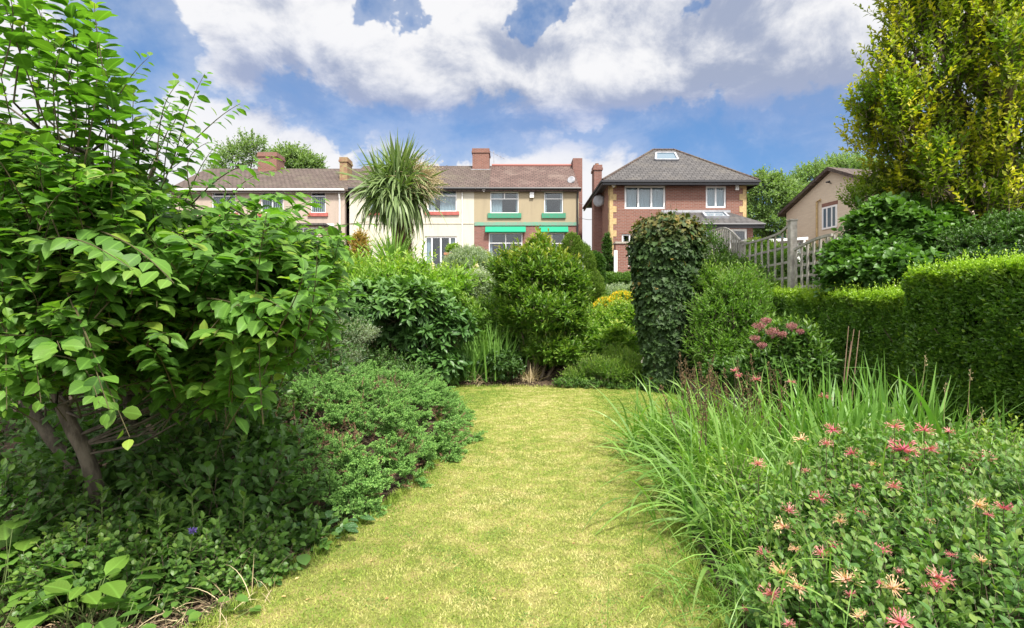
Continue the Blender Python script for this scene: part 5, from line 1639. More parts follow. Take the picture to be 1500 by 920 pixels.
shrub('trellis_climber', 'green climber growing behind the right trellis panel', 'climber', eblobs([(1195, 392, 11.5, 26, 26), (1220, 378, 11, 20, 26), (1180, 410, 11.5, 24, 16)]), M['l_mid'], LT['small'], .08, 700, 8, .26, upb=.6, lump=.35)
# tall perennial with pink brown flower heads before the hedge
jb = eblobs([(1140, 540, 8.3, 46, 34), (1165, 510, 8.2, 30, 34), (1110, 548, 8.4, 40, 28), (1130, 515, 8.5, 26, 26), (1185, 545, 8.0, 30, 30)])
root = shrub('joe_pye_plant', 'tall leafy perennial with dusky pink flower heads before the low hedge', 'plant', jb, M['l_mid'], LT['lance'], .14, 620, 9, .32, spread=1.0, upb=.9, lump=.4, lk=3.5, shoots=60, shootL=.4)
for (px, py, s_) in ((1112, 478, .09), (1131, 486, .10), (1106, 496, .07), (1160, 478, .08), (1122, 470, .07), (1146, 490, .06), (1116, 506, .06), (1172, 486, .05)):
    c = P(px, py, 7.75)
    a = Acc()
    n = 240
    q = c + nrm(rng.normal(size=(n, 3))) * (rng.random((n, 1)) ** .4) * np.array((s_, s_, s_ * .55))
    place(a, LT['minin'], q, rng.normal(size=(n, 3)) + np.array((0, 0, .8)), rng.normal(size=(n, 3)), .03, rng.random(n), 0)
    prisms(a, np.repeat(c[None] - np.array((0, 0, s_)), 14, 0), c + rng.normal(0, s_ * .4, (14, 3)), .002, .0015)
    a.build('flower_head', M['f_mauve'], root)

def hedge(name, label, x0, x1, y0, y1, ztop, n, seed, gaps=.0):
    cx, cy = (x0 + x1) / 2, (y0 + y1) / 2
    gz = float(ground_h(cx, cy))
    root = thing(name, label, 'hedge', (cx, cy, gz - .02), 'clipped boundary hedge')
    zt = lambda y: ztop[0] + (ztop[1] - ztop[0]) * (y - y0) / (y1 - y0)
    # woody inside
    a = Acc()
    k = 500
    A0 = np.column_stack([rng.uniform(x0 + .25, x1 - .2, k), rng.uniform(y0 + .15, y1 - .15, k), rng.uniform(0, 1.2, k)])
    B0 = A0 + np.column_stack([rng.normal(-.05, .15, k), rng.normal(0, .15, k), rng.uniform(.3, .8, k)])
    B0[:, 2] = np.minimum(B0[:, 2], 1.75)
    prisms(a, A0, B0, .012, .005)
    # inner leaf wall, deep in the hedge
    ar = dict(face=(y1 - y0) * 2.0, top=(y1 - y0) * (x1 - x0), end0=(x1 - x0) * 2.0, end1=(x1 - x0) * 2.0)
    tot = sum(ar.values())
    pts = []; nor = []
    for kx, v in ar.items():
        m_ = int(n * v / tot)
        u, w2 = rng.random(m_), rng.random(m_)
        dpt = rng.random(m_) ** 1.6 * .16
        if kx == 'face':
            y = y0 + (y1 - y0) * u; z = .05 + (zt(y) - .05) * w2
            q = np.column_stack([x0 + dpt, y, z]); nn = np.tile([-1., 0, .1], (m_, 1))
        elif kx == 'top':
            y = y0 + (y1 - y0) * u; q = np.column_stack([x0 + (x1 - x0) * w2, y, zt(y) - dpt]); nn = np.tile([0, 0, 1.], (m_, 1))
        elif kx == 'end0':
            q = np.column_stack([x0 + (x1 - x0) * u, y0 + dpt, .05 + (zt(y0) - .05) * w2]); nn = np.tile([0, -1., .1], (m_, 1))
        else:
            q = np.column_stack([x0 + (x1 - x0) * u, y1 - dpt, .05 + (zt(y1) - .05) * w2]); nn = np.tile([0, 1., .1], (m_, 1))
        pts.append(q); nor.append(nn)
    q = np.concatenate(pts); nn = np.concatenate(nor)
    q = q + nn * (.07 * snoise(q, 1.8, seed) + .04 * snoise(q, 7.0, seed + 3))[:, None]
    thin = (snoise(q, 4.3, seed + 9) > .50) & (rng.random(len(q)) < .8)      # thin patches
    q, nn = q[~thin], nn[~thin]
    # round the upper arris
    ztq = zt(q[:, 1]); dz = ztq - q[:, 2]; dx = q[:, 0] - x0
    rr = .12
    corner = (dz < rr) & (dx < rr)
    q[:, 2] = np.where(corner, q[:, 2] - (rr - dx).clip(0) * .35 * (1 - dz.clip(0) / rr), q[:, 2])
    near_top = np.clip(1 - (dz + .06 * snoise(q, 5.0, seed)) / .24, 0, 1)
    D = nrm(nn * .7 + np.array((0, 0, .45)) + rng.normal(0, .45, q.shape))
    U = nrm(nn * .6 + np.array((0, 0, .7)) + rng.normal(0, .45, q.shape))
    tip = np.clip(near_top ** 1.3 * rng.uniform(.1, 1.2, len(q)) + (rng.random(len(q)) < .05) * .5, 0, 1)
    f = Acc()
    rn = np.clip(rng.random(len(q)) * .75 + .25 * (snoise(q, 2.4, seed) * .5 + .5), 0, 1)
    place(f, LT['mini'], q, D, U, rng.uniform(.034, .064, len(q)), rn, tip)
    # young shoots standing up from the top
    m_ = int(len(q) * .014)
    y = rng.uniform(y0, y1, m_); O = np.column_stack([rng.uniform(x0, x1, m_), y, zt(y) - .03])
    tw = twigs(O, np.column_stack([rng.normal(0, .3, (m_, 2)), np.ones(m_)]), rng.uniform(.04, .10, m_) + .16 * rng.random(m_) ** 5, 8, .038, .8, 0, .5)
    place(f, LT['mini'], tw['P'], tw['D'], tw['U'], tw['s'], rng.random(len(tw['P'])), rng.uniform(.6, 1, len(tw['P'])))
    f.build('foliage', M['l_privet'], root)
    a.build('stem', M['bark'], root)
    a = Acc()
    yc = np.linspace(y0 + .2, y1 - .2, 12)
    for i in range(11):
        a.box(x0 + .2, x1 - .2, yc[i] , yc[i + 1] - .004, 0, min(zt(yc[i]), zt(yc[i + 1])) - .2)  # added solid boxes, coloured dark to stand for the shaded hedge interior
    a.build('dark_core', M['hedge_core'], root)
M['hedge_core'] = simple_mat('hedge_core_dark', (.022, .04, .012), .95, .05, 30, col2=(.008, .012, .005), bstr=1.0)
hedge('hedge', 'lower stretch of clipped privet hedge running back to the trellis', 4.9, 5.62, 6.72, 11.2, (1.84, 2.06), 120000, 1.0)
hedge('hedge', 'taller stretch of clipped privet hedge at the right edge', 4.82, 5.8, 3.6, 6.70, (2.06, 2.13), 130000, 5.0)

# dark big leaved shrub behind the hedge
rb_ = eblobs([(1305, 345, 9.0, 56, 48), (1252, 385, 8.8, 36, 36), (1330, 372, 8.7, 56, 46), (1300, 400, 8.5, 80, 30), (1292, 318, 9.2, 36, 26), (1350, 335, 9.0, 40, 30), (1375, 385, 8.6, 46, 34)])
shrub('broadleaf_shrub', 'large dark green broad leaved shrub behind the low hedge', 'shrub', rb_, M['l_mid2'] if 'l_mid2' in M else M['l_mid'], LT['ovw'], .15, 2000, 10, .36, spread=1.0, upb=.5, rndd=.4, droop=.2, tipk=.35, lump=.28, lk=2.6, shoots=40, shootL=.4)
shrub('ivy_bank', 'dark ivy covered bank between the broad leaved shrub and the golden tree', 'shrub', eblobs([(1430, 370, 8.0, 60, 34), (1480, 350, 8.0, 50, 36), (1520, 375, 7.6, 50, 40), (1440, 395, 7.6, 60, 24)]), M['l_dark'], LT['small'], .08, 3000, 10, .2, spread=1.0, upb=.4, lump=.2)
shrub('golden_bush', 'small yellow green shoots growing before the beige gable', 'shrub', eblobs([(1285, 272, 9.8, 20, 22), (1315, 262, 9.8, 22, 28), (1262, 288, 9.8, 10, 12), (1290, 290, 9.8, 40, 26), (1340, 262, 9.6, 26, 20)]), M['l_golden'], LT['small'], .08, 520, 12, .4, upb=1.2, lump=.35, tipk=1.0)

# ================================================================== NEAR RIGHT BED
root = thing('daylily_clump', 'broad arching clump of narrow grassy leaves spilling over the right lawn edge', 'plant', (1.9, 5.2, 0))
a = Acc()
for (cx, cy, n, L_, sp) in [(1.8, 6.2, 420, 1.0, .22), (2.05, 5.3, 560, 1.1, .26), (1.85, 4.5, 560, 1.0, .24), (2.6, 5.9, 420, 1.1, .25), (1.8, 3.8, 460, .85, .22), (2.6, 4.8, 460, 1.1, .3), (2.4, 6.9, 260, .95, .25), (1.62, 3.1, 260, .62, .18), (3.0, 5.2, 260, 1.05, .25), (2.35, 4.1, 320, .95, .25)]:
    n = int(n * .55)
    el = rng.uniform(.6, 1.5, n); az = rng.random(n) * 6.283
    D = np.column_stack([np.cos(az) * np.cos(el), np.sin(az) * np.cos(el), np.sin(el)])
    D[:, 0] -= .12
    O = np.array((cx, cy, 0.)) + np.column_stack([rng.normal(0, sp, (n, 2)), np.zeros(n)])
    ribbons(a, O, D, L_ * rng.uniform(.55, 1.15, n), rng.uniform(.015, .032, n), rng.uniform(.8, 3.0, n), 8, roll=rng.uniform(-1, 1, n), tip=rng.random(n) * .5, rnd=rng.random(n))
a.build('leaves', M['l_blade'], root)

# brown seed stalks standing over it
root = thing('seed_stalks', 'stand of brown seed spikes rising from the grassy clump', 'plant', (2.1, 5.8, 0))
a = Acc(); s = Acc()
for i in range(44):
    y = rng.uniform(4.7, 7.4); px = rng.uniform(1000, 1150); x = (px - 750) / F * y
    if x < 1.35: continue
    h = rng.uniform(.8, 1.12); lx = rng.normal(-.08, .08); ly = rng.normal(0, .08)
    b = np.array((x, y, 0)); t_ = b + np.array((lx, ly, h)); md = (b + t_) / 2 - np.array((lx * .2, 0, 0))
    s.tube([b, md, t_], [.005, .0045, .003], 4)
    n = 60; f = rng.uniform(.62, 1.0, n)
    q = md + (t_ - md) * ((f - .5) * 2)[:, None] + rng.normal(0, .010, (n, 3))
    place(a, LT['mini'], q, rng.normal(0, .5, (n, 3)) + np.array((0, 0, 1.)), rng.normal(size=(n, 3)), rng.uniform(.014, .032, n), rng.random(n), 0)
s.build('stem', M['twig_brown'], root); a.build('seed_head', M['f_seed'], root)

# broad iris blades at the back of the bed
root = thing('iris_clump', 'tall broad upright iris blades in front of the hedge', 'plant', (2.75, 4.9, 0))
a = Acc()
for (px, y, n, L_) in ((1190, 5.3, 50, 1.05), (1240, 5.0, 60, 1.1), (1290, 4.9, 70, 1.12), (1335, 4.7, 50, 1.05), (1215, 4.6, 44, .95), (1265, 4.4, 50, 1.0), (1385, 4.6, 40, 1.0)):
    x = (px - 750) / F * y
    el = rng.uniform(1.0, 1.55, n); az = rng.random(n) * 6.283
    D = np.column_stack([np.cos(az) * np.cos(el), np.sin(az) * np.cos(el), np.sin(el)])
    O = np.array((x, y, 0.)) + np.column_stack([rng.normal(0, .14, n), rng.normal(0, .12, n), np.zeros(n)])
    ribbons(a, O, D, L_ * rng.uniform(.7, 1.15, n), rng.uniform(.032, .056, n), rng.uniform(.0, .7, n), 7, roll=rng.uniform(-.9, .9, n), tip=rng.random(n) * .3)
# the tall folded blade and long side blades
O = np.array([P(1368, 640, 4.2), P(1360, 660, 4.25), P(1385, 650, 4.1), P(1380, 665, 4.1), P(1400, 660, 4.0)])
ribbons(a, O[:1], np.array([[-.12, 0, 1.]]), np.array([1.0]), np.array([.062]), np.array([.1]), 10, roll=np.array([.2]), bend=np.array([[-1.6, 0, -1.3]]) * .9)
ribbons(a, O[1:], np.array([[.9, 0, .5], [.9, .1, .42], [.8, .1, .75], [.9, -.1, .3]]), np.array([.62, .68, .6, .5]), np.array([.022, .02, .022, .02]), np.array([.9, .7, 1.0, .8]), 8)
a.build('leaves', M['l_iris'], root)

# bundle of dry canes
root = thing('cane_bundle', 'bundle of dry brown canes sticking up in front of the hedge', 'cane', (3.25, 5.35, 0))
for (pa, pb) in (((1241, 612), (1251, 482)), ((1238, 612), (1243, 478)), ((1246, 612), (1259, 484)), ((1240, 612), (1247, 500))):
    A0, B0 = P(*pa, 5.3), P(*pb, 5.3)
    dd = (A0 - B0); A1 = A0 + dd * (A0[2] / max(.01, -(dd[2])))
    A1 = np.array((3.18, 5.35, 0.0)) + rng.normal(0, .015, 3) * (1, 1, 0)
    a = Acc(); a.tube([A1, A1 * .45 + B0 * .55 + np.array((rng.normal(0, .015), 0, 0)), B0], [.008, .006, .0035], 6); a.build('cane', M['cane'], root)

# honeysuckle mound in the near right corner
hb = [(np.array(c), r) for c, r in [((2.15, 3.3, .14), (.75, .8, .40)), ((2.8, 3.8, .24), (.75, .75, .48)), ((1.75, 2.6, .05), (.58, .7, .34)), ((2.5, 2.9, .18), (.85, .8, .44)), ((3.2, 3.3, .24), (.85, .85, .46)), ((3.5, 4.1, .15), (.75, .75, .40)), ((2.2, 2.1, .05), (.7, .6, .33)), ((3.0, 2.3, .15), (.7, .6, .42)), ((1.5, 1.9, 0), (.45, .5, .28))]]
root = shrub('honeysuckle_bush', 'sprawling honeysuckle with pink and cream flowers in the near right corner', 'flowering shrub', hb, M['l_honey'], LT['ov'], .058, 3600, 9, .26, spread=.95, upb=.7, rndd=.5, tipk=.8, tiptop=False,
             pairs=True, lump=.2, lk=3, lo=.6, twigr=.0018, stems=8, stem_r=.012, shoots=300, shootL=.42, base=(2.4, 3.1, 0), cut_back=.45)

def flower_cluster(root, c, s, kind):
    """ring of curved tubular petals"""
    n = int(rng.integers(28, 44))
    az = rng.random(n) * 6.283; el = rng.uniform(-.35, .9, n)
    D = np.column_stack([np.cos(az) * np.cos(el), np.sin(az) * np.cos(el), np.sin(el)])
    O = np.array(c) + D * s * .12
    a = Acc()
    ribbons(a, O, D, s * rng.uniform(.6, 1.05, n), s * .13, -rng.uniform(-.6, 1.0, n), 4, roll=rng.uniform(-1.5, 1.5, n), taper='x', tip=rng.uniform(.4, 1.1, n) if kind else rng.uniform(.0, .5, n))
    E = O + D * (s * .8)[..., None] if np.ndim(s) else O + D * s * .8
    place(a, LT['minin'], E, D + rng.normal(0, .6, D.shape), rng.normal(size=D.shape), s * .35, rng.random(n), rng.random(n))
    return a.build('flower_cluster', M['f_peach'] if kind == 2 else M['f_pink'], root)
fl = [(1310, 624, .9, 1), (1354, 630, 1.0, 0), (1322, 659, 1.5, 0), (1362, 658, .9, 0), (1220, 630, .9, 0), (1248, 664, .8, 0), (1209, 582, .8, 1), (1173, 643, .8, 2), (1440, 672, 1.1, 1), (1420, 688, .8, 0), (1210, 650, .7, 1),
      (1283, 697, .8, 0), (1346, 704, .7, 0), (1309, 712, .8, 1), (1201, 730, .9, 0), (1155, 748, .9, 1), (1148, 772, 1.1, 2), (1432, 740, .9, 2), (1470, 745, .8, 0), (1222, 800, .8, 0), (1292, 806, .8, 0), (1205, 812, .9, 1), (1120, 812, .8, 0), (1145, 840, 1.1, 2),
      (1130, 870, 1.2, 1), (1170, 862, 1.2, 2), (1240, 850, 1.3, 2), (1308, 862, 1.2, 2), (1376, 848, 1.2, 1), (1320, 912, 1.2, 1), (1110, 680, .8, 1), (1108, 556, .6, 0), (1082, 551, .5, 0), (1076, 543, .5, 0), (1262, 752, .6, 0), (1180, 690, .5, 1), (1390, 632, .6, 1), (1160, 560, .5, 0)]
# where each cluster sits on the bush: step along the sight line until the mound is met
for _ in range(26):
    fl.append((float(rng.uniform(1050, 1495)), float(rng.uniform(670, 915)), float(rng.uniform(.35, .75)), int(rng.integers(0, 3))))
def mound_hit(px, py):
    d = np.array(((px - 750) / F, 1, (460 - py) / F))
    for y in np.arange(1.6, 8.5, .02):
        p_ = np.array((0, 0, CAMZ)) + d * y
        if p_[2] < .05: return p_
        if any(in_ell(p_, c, np.array(r) * 1.10) < 1 for c, r in hb): return p_ - d * .03
    return np.array((0, 0, CAMZ)) + d * 4.6
for px, py, s_, kd in fl:
    c = mound_hit(px, py)
    if py < 712: c = P(px, py, 3.55 if py > 600 else 5.0)
    flower_cluster(root, c, .052 * s_ * (c[1] / 3.2) ** .6, kd)
    a = Acc(); a.tube([(c[0], c[1] + .02, max(0, c[2] - .38)), (c[0] + .01, c[1] + .01, c[2] - .15), tuple(c)], [.003, .0025, .002], 4); a.build('flower_stem', M['twig_brown'], root)

# rose-like leaflets and dark leafy plant at the right edge
shrub('leafy_plant', 'fresh light green leafy shoots between hedge foot and honeysuckle', 'plant', [(np.array((3.65, 4.2, .42)), (.28, .3, .24)), (np.array((4.1, 4.6, .35)), (.35, .35, .3))], M['l_bright'], LT['ov'], .05, 260, 10, .26, pairs=True, upb=.6, base=(3.9, 4.45, 0))
shrub('rose_shoots', 'bright young compound leaves among the grassy clump', 'plant', [(np.array((1.62, 3.95, .42)), (.22, .22, .13)), (np.array((1.45, 3.4, .25)), (.2, .25, .15))], M['l_bright'], LT['ov'], .038, 110, 9, .18, pairs=True, upb=.4, base=(1.6, 3.8, 0))
clump('grass_tuft', 'long loose green grass blades among the honeysuckle', 1240, 800, 3.0, 260, .62, .007, (.5, 2.4), M['l_blade'], spread=.5, el=(.6, 1.5))
root = thing('wild_grass', 'scattered long thin grass blades growing through the honeysuckle', 'grass stalks', (2.4, 3.2, 0))
a = Acc(); n = 1000
O = np.column_stack([rng.uniform(1.15, 3.9, n), rng.uniform(2.2, 4.6, n), np.zeros(n)])
O[:, 2] = np.array([max([0] + [c[2] + r[2] * .55 * (1 - min(1, math.hypot((o[0] - c[0]) / r[0], (o[1] - c[1]) / r[1]))) for c, r in hb]) for o in O])
az = rng.random(n) * 6.283; el = rng.uniform(.3, 1.5, n)
ribbons(a, O, np.column_stack([np.cos(az) * np.cos(el), np.sin(az) * np.cos(el), np.sin(el)]), rng.uniform(.25, .6, n), rng.uniform(.004, .011, n), rng.uniform(.4, 2.6, n), 6, roll=rng.uniform(-1, 1, n), tip=rng.random(n))
a.build('leaves', M['l_blade'], root)
clump('grass_tuft', 'loose grass blades at the near end of the right bed', 1090, 840, 2.9, 260, .40, .006, (.8, 3.0), M['l_blade'], spread=.22, el=(.3, 1.4))
clump('grass_tuft', 'grey green grass blades at the right edge before the hedge', 1450, 760, 3.6, 160, .8, .01, (.5, 2.0), M['l_blade'], spread=.35, el=(.6, 1.5))
root = thing('wild_oat_stalks', 'thin pale grass stalks leaning before the tall hedge', 'grass stalks', (3.6, 4.5, 0))
a = Acc()
for (px0, py0, px1, py1, y) in ((1400, 690, 1422, 540, 4.4), (1370, 640, 1385, 560, 4.5), (1395, 640, 1440, 600, 4.2), (1330, 640, 1356, 520, 4.8), (1452, 700, 1420, 600, 4.2), (1165, 660, 1150, 560, 5)):
    b = P(px0, py0, y); b[2] = 0; t_ = P(px1, py1, y)
    a.tube([b, (b + t_) / 2 + np.array((.02, 0, .03)), t_], [.003, .0025, .0015], 4)
    n = 16; q = t_ - np.array((0, 0, .1)) * rng.random((n, 1)) + rng.normal(0, .006, (n, 3))
    place(a, LT['minin'], q, rng.normal(0, .4, (n, 3)) + np.array((0, 0, 1.)), rng.normal(size=(n, 3)), .018, rng.random(n), 0)
a.build('stalks', M['straw'], root)

# ================================================================== JUNIPER
jb = [(np.array(c), r) for c, r in [((-2.0, 6.3, .25), (1.1, 1.3, .48)), ((-1.5, 5.3, .15), (.75, .9, .40)), ((-2.3, 7.6, .28), (1.3, 1.2, .48)), ((-1.35, 6.9, .14), (.75, 1.0, .42)), ((-2.5, 5.5, .25), (.85, .9, .50)), ((-1.6, 8.3, .15), (.8, .8, .42)), ((-1.8, 4.7, .16), (.62, .65, .38)), ((-1.45, 4.45, .08), (.36, .45, .26)), ((-3.2, 7.2, .28), (.9, 1.1, .46)), ((-.95, 6.35, .08), (.38, .6, .25)), ((-1.15, 7.8, .05), (.55, .7, .30))]]
def juniper():
    base = (-2.0, 6.4, 0)
    root = thing('juniper_shrub', 'low spreading feathery green juniper overhanging the left lawn edge', 'juniper', base)
    # tufts of plumes, each tuft fanning from its own short bough, with gaps between
    nt = 1100; per = 6
    tp_, tn = surf_points(jb, nt, lo=.88, hi=1.08, lump=.34, lk=4.0, seed=2.2, cut_back=.3, under=.4)
    tier = np.sin(tp_[:, 2] * 34 + 2.6 * snoise(tp_, 2.6, 4.0)) > -.15      # boughs lie in tiers
    tp_, tn = tp_[tier], tn[tier]; nt = len(tp_)
    hor = tp_ - np.array((-2.6, 7.0, 0)); hor[:, 2] = 0; hor = nrm(hor)
    Dt = nrm(tn * .35 + hor * .9 + np.array((0, 0, .22)) + rng.normal(0, .22, tp_.shape))
    tsz = rng.uniform(.9, 1.7, nt)
    n = nt * per
    Db = nrm(np.repeat(Dt, per, 0) + rng.normal(0, .42, (n, 3)))
    Lb = np.repeat(tsz, per) * rng.uniform(.11, .19, n)
    p = np.repeat(tp_ - Dt * (.10 * tsz)[:, None], per, 0) + Db * Lb[:, None] * .5 + rng.normal(0, .012, (n, 3))
    m_ = 13
    t_ = np.linspace(.1, 1, m_)[None] + rng.normal(0, .02, (n, m_))
    side = nrm(np.cross(Db, np.array((0, 0, 1.))))
    sgn = np.where(np.arange(m_) % 2 == 0, 1, -1)[None]
    O = (p - Db * (Lb * .5)[:, None])[:, None] + Db[:, None] * (Lb[:, None] * t_)[..., None]
    d = Db[:, None] * .8 + side[:, None] * (sgn * rng.uniform(.4, 1.0, (n, m_)))[..., None] + np.array((0, 0, .25)) + rng.normal(0, .28, (n, m_, 3))
    O = O.reshape(-1, 3); d = nrm(d.reshape(-1, 3))
    k = len(O)
    Ls = rng.uniform(.03, .065, k) * (1.25 - .5 * t_.reshape(-1))
    tw = twigs(O, d, Ls, 12, .022, .8, 0, .3, t0=.1)
    a = Acc()
    rn = np.clip(rng.random(len(tw['P'])) * .5 + .5 * np.repeat(np.repeat(rng.random(n), m_), 12), 0, 1)
    tip = np.clip(tw['t'] * .7 * np.repeat(t_.reshape(-1), 12) * np.repeat(np.repeat(rng.uniform(.4, 1.2, n), m_), 12), 0, 1)
    place(a, LT['mini'], tw['P'], tw['D'], tw['U'], tw['s'], rn, tip)
    a.build('foliage', M['l_juniper'], root)
    b = Acc(); prisms(b, p - Db * (Lb * .9)[:, None], p + Db * (Lb * .5)[:, None], .004, .0015)
    prisms(b, tw['A'], tw['B'], .0012, .0006)
    c0 = np.array((-2.3, 7.0, .05))
    sel = rng.integers(0, n, 90)
    for i in sel:
        e = p[i] - Db[i] * Lb[i]
        b.tube([c0 + rng.normal(0, .12, 3) * (1, 1, 0), c0 * .5 + e * .5 + np.array((0, 0, .05)), e], [.018, .012, .004], 5)
    b.build('branch', M['twig_brown'], root)
    # dead brown inner growth
    p2, n2 = surf_points(jb, 1300, lo=.66, hi=.93, lump=.16, lk=3.2, seed=2.2, cut_back=.3, under=.6)
    tw = twigs(p2, nrm(n2 + rng.normal(0, .6, p2.shape)), rng.uniform(.08, .16, len(p2)), 26, .022, .9, 0, .2)
    a = Acc(); place(a, LT['minin'], tw['P'], tw['D'], tw['U'], tw['s'], rng.random(len(tw['P'])), 0); prisms(a, tw['A'], tw['B'], .003, .001)
    a.build('dead_foliage', M['l_brown'], root)
juniper()
shrub('bramble_shoots', 'few bright broad leaves poking up through the juniper', 'plant', [(np.array(P(440, 640, 5.2)), (.16, .2, .06)), (np.array(P(430, 590, 5.8)), (.14, .15, .05)), (np.array(P(475, 600, 6.0)), (.14, .15, .05))], M['l_bright'], LT['ov'], .075, 12, 5, .14, base=(-2.1, 5.6, 0), upb=.4, stems=3, stem_r=.006)

# ================================================================== NEAR LEFT PLANTS
G_L = None
shrub('shade_bush', 'dark dense bush filling the shade behind the grey stems', 'shrub', [(np.array(c), r) for c, r in [((-4.6, 5.6, .9), (1.2, .8, 1.2)), ((-3.7, 6.0, .9), (1.0, .8, 1.1)), ((-6.0, 6.0, 1.1), (1.4, .9, 1.4)), ((-5.2, 7.0, 1.6), (1.6, .9, 1.3)), ((-3.6, 7.6, 1.1), (1.2, .8, 1.1)), ((-4.2, 9.2, 1.2), (1.6, 1, 1.5)), ((-7.4, 7.6, 1.6), (1.6, 1, 1.9))]],
      M['l_dark'], LT['small'], .085, 5200, 10, .28, upb=.4, lump=.2, lo=.6, base=(-4.6, 6.2, 0))
shrub('leafy_bush', 'mid green leafy bush under the branches left of the juniper', 'shrub', [(np.array(c), r) for c, r in [((-2.35, 4.5, .45), (.65, .6, .55)), ((-2.9, 4.9, .55), (.7, .6, .6)), ((-2.15, 4.1, .25), (.5, .5, .38)), ((-3.4, 4.6, .4), (.7, .6, .5)), ((-2.8, 5.4, .9), (.6, .5, .5))]],
      M['l_mid'], LT['ov'], .10, 760, 9, .36, spread=1.0, upb=.6, lump=.4, lo=.55, base=(-2.6, 4.5, 0), tipk=.5)
shrub('periwinkle_mat', 'low dark green trailing plants along the left lawn edge', 'plant', [(np.array(c), r) for c, r in [((-1.55, 3.85, .03), (.34, .34, .14)), ((-1.85, 3.55, .06), (.4, .4, .22)), ((-2.25, 3.55, .08), (.5, .5, .28)), ((-2.75, 3.6, .08), (.5, .5, .30)), ((-3.3, 3.5, .15), (.6, .5, .5))]],
      M['l_dark2'] if 'l_dark2' in M else M['l_mid'], LT['ov'], .075, 520, 9, .24, spread=1.0, upb=.5, pairs=True, lump=.2, lo=.6, base=(-2.0, 3.8, 0), tipk=.5)
# broad leaved plant in the corner
def basal(name, label, x, y, n, size, mat, tm, Ls=.22, luv=True, cat='plant', elr=(.2, 1.3), group=None, tip=.3, spr=.06):
    root = thing(name, label, cat, (x, y, 0), group)
    az = rng.random(n) * 6.283; el = rng.uniform(*elr, n)
    D = np.column_stack([np.cos(az) * np.cos(el), np.sin(az) * np.cos(el), np.sin(el)])
    O = np.array((x, y, 0.)) + np.column_stack([rng.normal(0, spr, (n, 2)), np.zeros(n)])
    L_ = Ls * rng.uniform(.5, 1.3, n)
    E = O + D * L_[:, None]
    s = Acc(); prisms(s, O, E, .003, .002); s.build('stem', M['twig_green'], root)
    LD = D.copy(); LD[:, 2] = LD[:, 2] * .3 - rng.uniform(0, .4, n)
    U = np.array((0, 0, 1.)) + D * .2 + rng.normal(0, .2, (n, 3))
    a = Acc(); place(a, tm, E, LD, U, size * rng.uniform(.6, 1.2, n), rng.random(n), rng.random(n) * tip, luv); a.build('leaves', mat, root, smooth=True)
    return root
basal('bergenia', 'plant with very broad rounded leaves at the bottom left corner', -2.15, 2.75, 46, .15, M['l_big'], LT['ovw'], .26)
basal('bergenia', 'broad leaved plant half cut off by the left picture edge', -2.75, 2.95, 40, .16, M['l_big'], LT['ovw'], .36)
basal('bergenia', 'small round leaved plant before the straw at the left lawn edge', -1.75, 2.95, 30, .06, M['l_mid'], LT['round'], .14, spr=.12)
basal('lungwort', 'lungwort with white spotted dark leaves at the lawn edge under the juniper', -1.32, 3.95, 24, .125, M['l_spot'], LT['ov'], .14, spr=.1)
basal('bergenia', 'broad leaved plant in the middle of the shaded left bed', -2.3, 3.2, 26, .12, M['l_big'], LT['ovw'], .26)
basal('burdock', 'broad pale green leaves under the grey trunk', -2.9, 3.35, 26, .13, M['l_mid'], LT['ovw'], .3)
basal('round_leaved_plant', 'cluster of round leaves under the juniper front', -1.5, 4.2, 34, .07, M['l_mid'], LT['round'], .14, spr=.16)
shrub('cranesbill', 'green geranium foliage spilling between corner plant and straw', 'plant', [(np.array((-1.95, 3.15, .05)), (.32, .3, .22)), (np.array((-2.4, 3.1, .1)), (.35, .3, .3)), (np.array((-1.6, 3.35, .03)), (.25, .3, .15))], M['l_mid'], LT['round'], .045, 420, 8, .15, spread=1.1, upb=.6, base=(-2.0, 3.15, 0))
spots_ = [(-1.62, 3.55, .09, 'l_mid', 'round', .16, 'low round leaved clump close to the lawn edge'), (-2.05, 3.75, .13, 'l_dark', 'lanceb', .24, 'dark clump of long leaves in the middle of the left bed'), (-2.55, 2.75, .10, 'l_bright2', 'ov', .22, 'fresh green clump of oval leaves in the near left corner'),
          (-2.35, 3.75, .11, 'l_bright2', 'ovw', .32, 'pale green broad leaves behind the comfrey stems'), (-1.95, 2.62, .09, 'l_mid', 'ov', .16, 'mid green oval leaves at the bottom edge, right of the corner plant'), (-3.5, 3.9, .15, 'l_mid', 'ovw', .32, 'tall broad leaved clump beside the grey trunk'),
          (-1.72, 4.05, .12, 'l_dark', 'ovw', .2, 'dark broad leaves just left of the spotted lungwort'), (-2.7, 4.1, .12, 'l_bright2', 'lanceb', .5, 'light green pointed leaves standing behind the weeds')]
for x_, y_, s_, mt_, tm_, L_, lb_ in spots_:
    basal('leafy_plant', lb_, x_, y_, 34, s_, M[mt_], LT[tm_], L_, spr=.10)
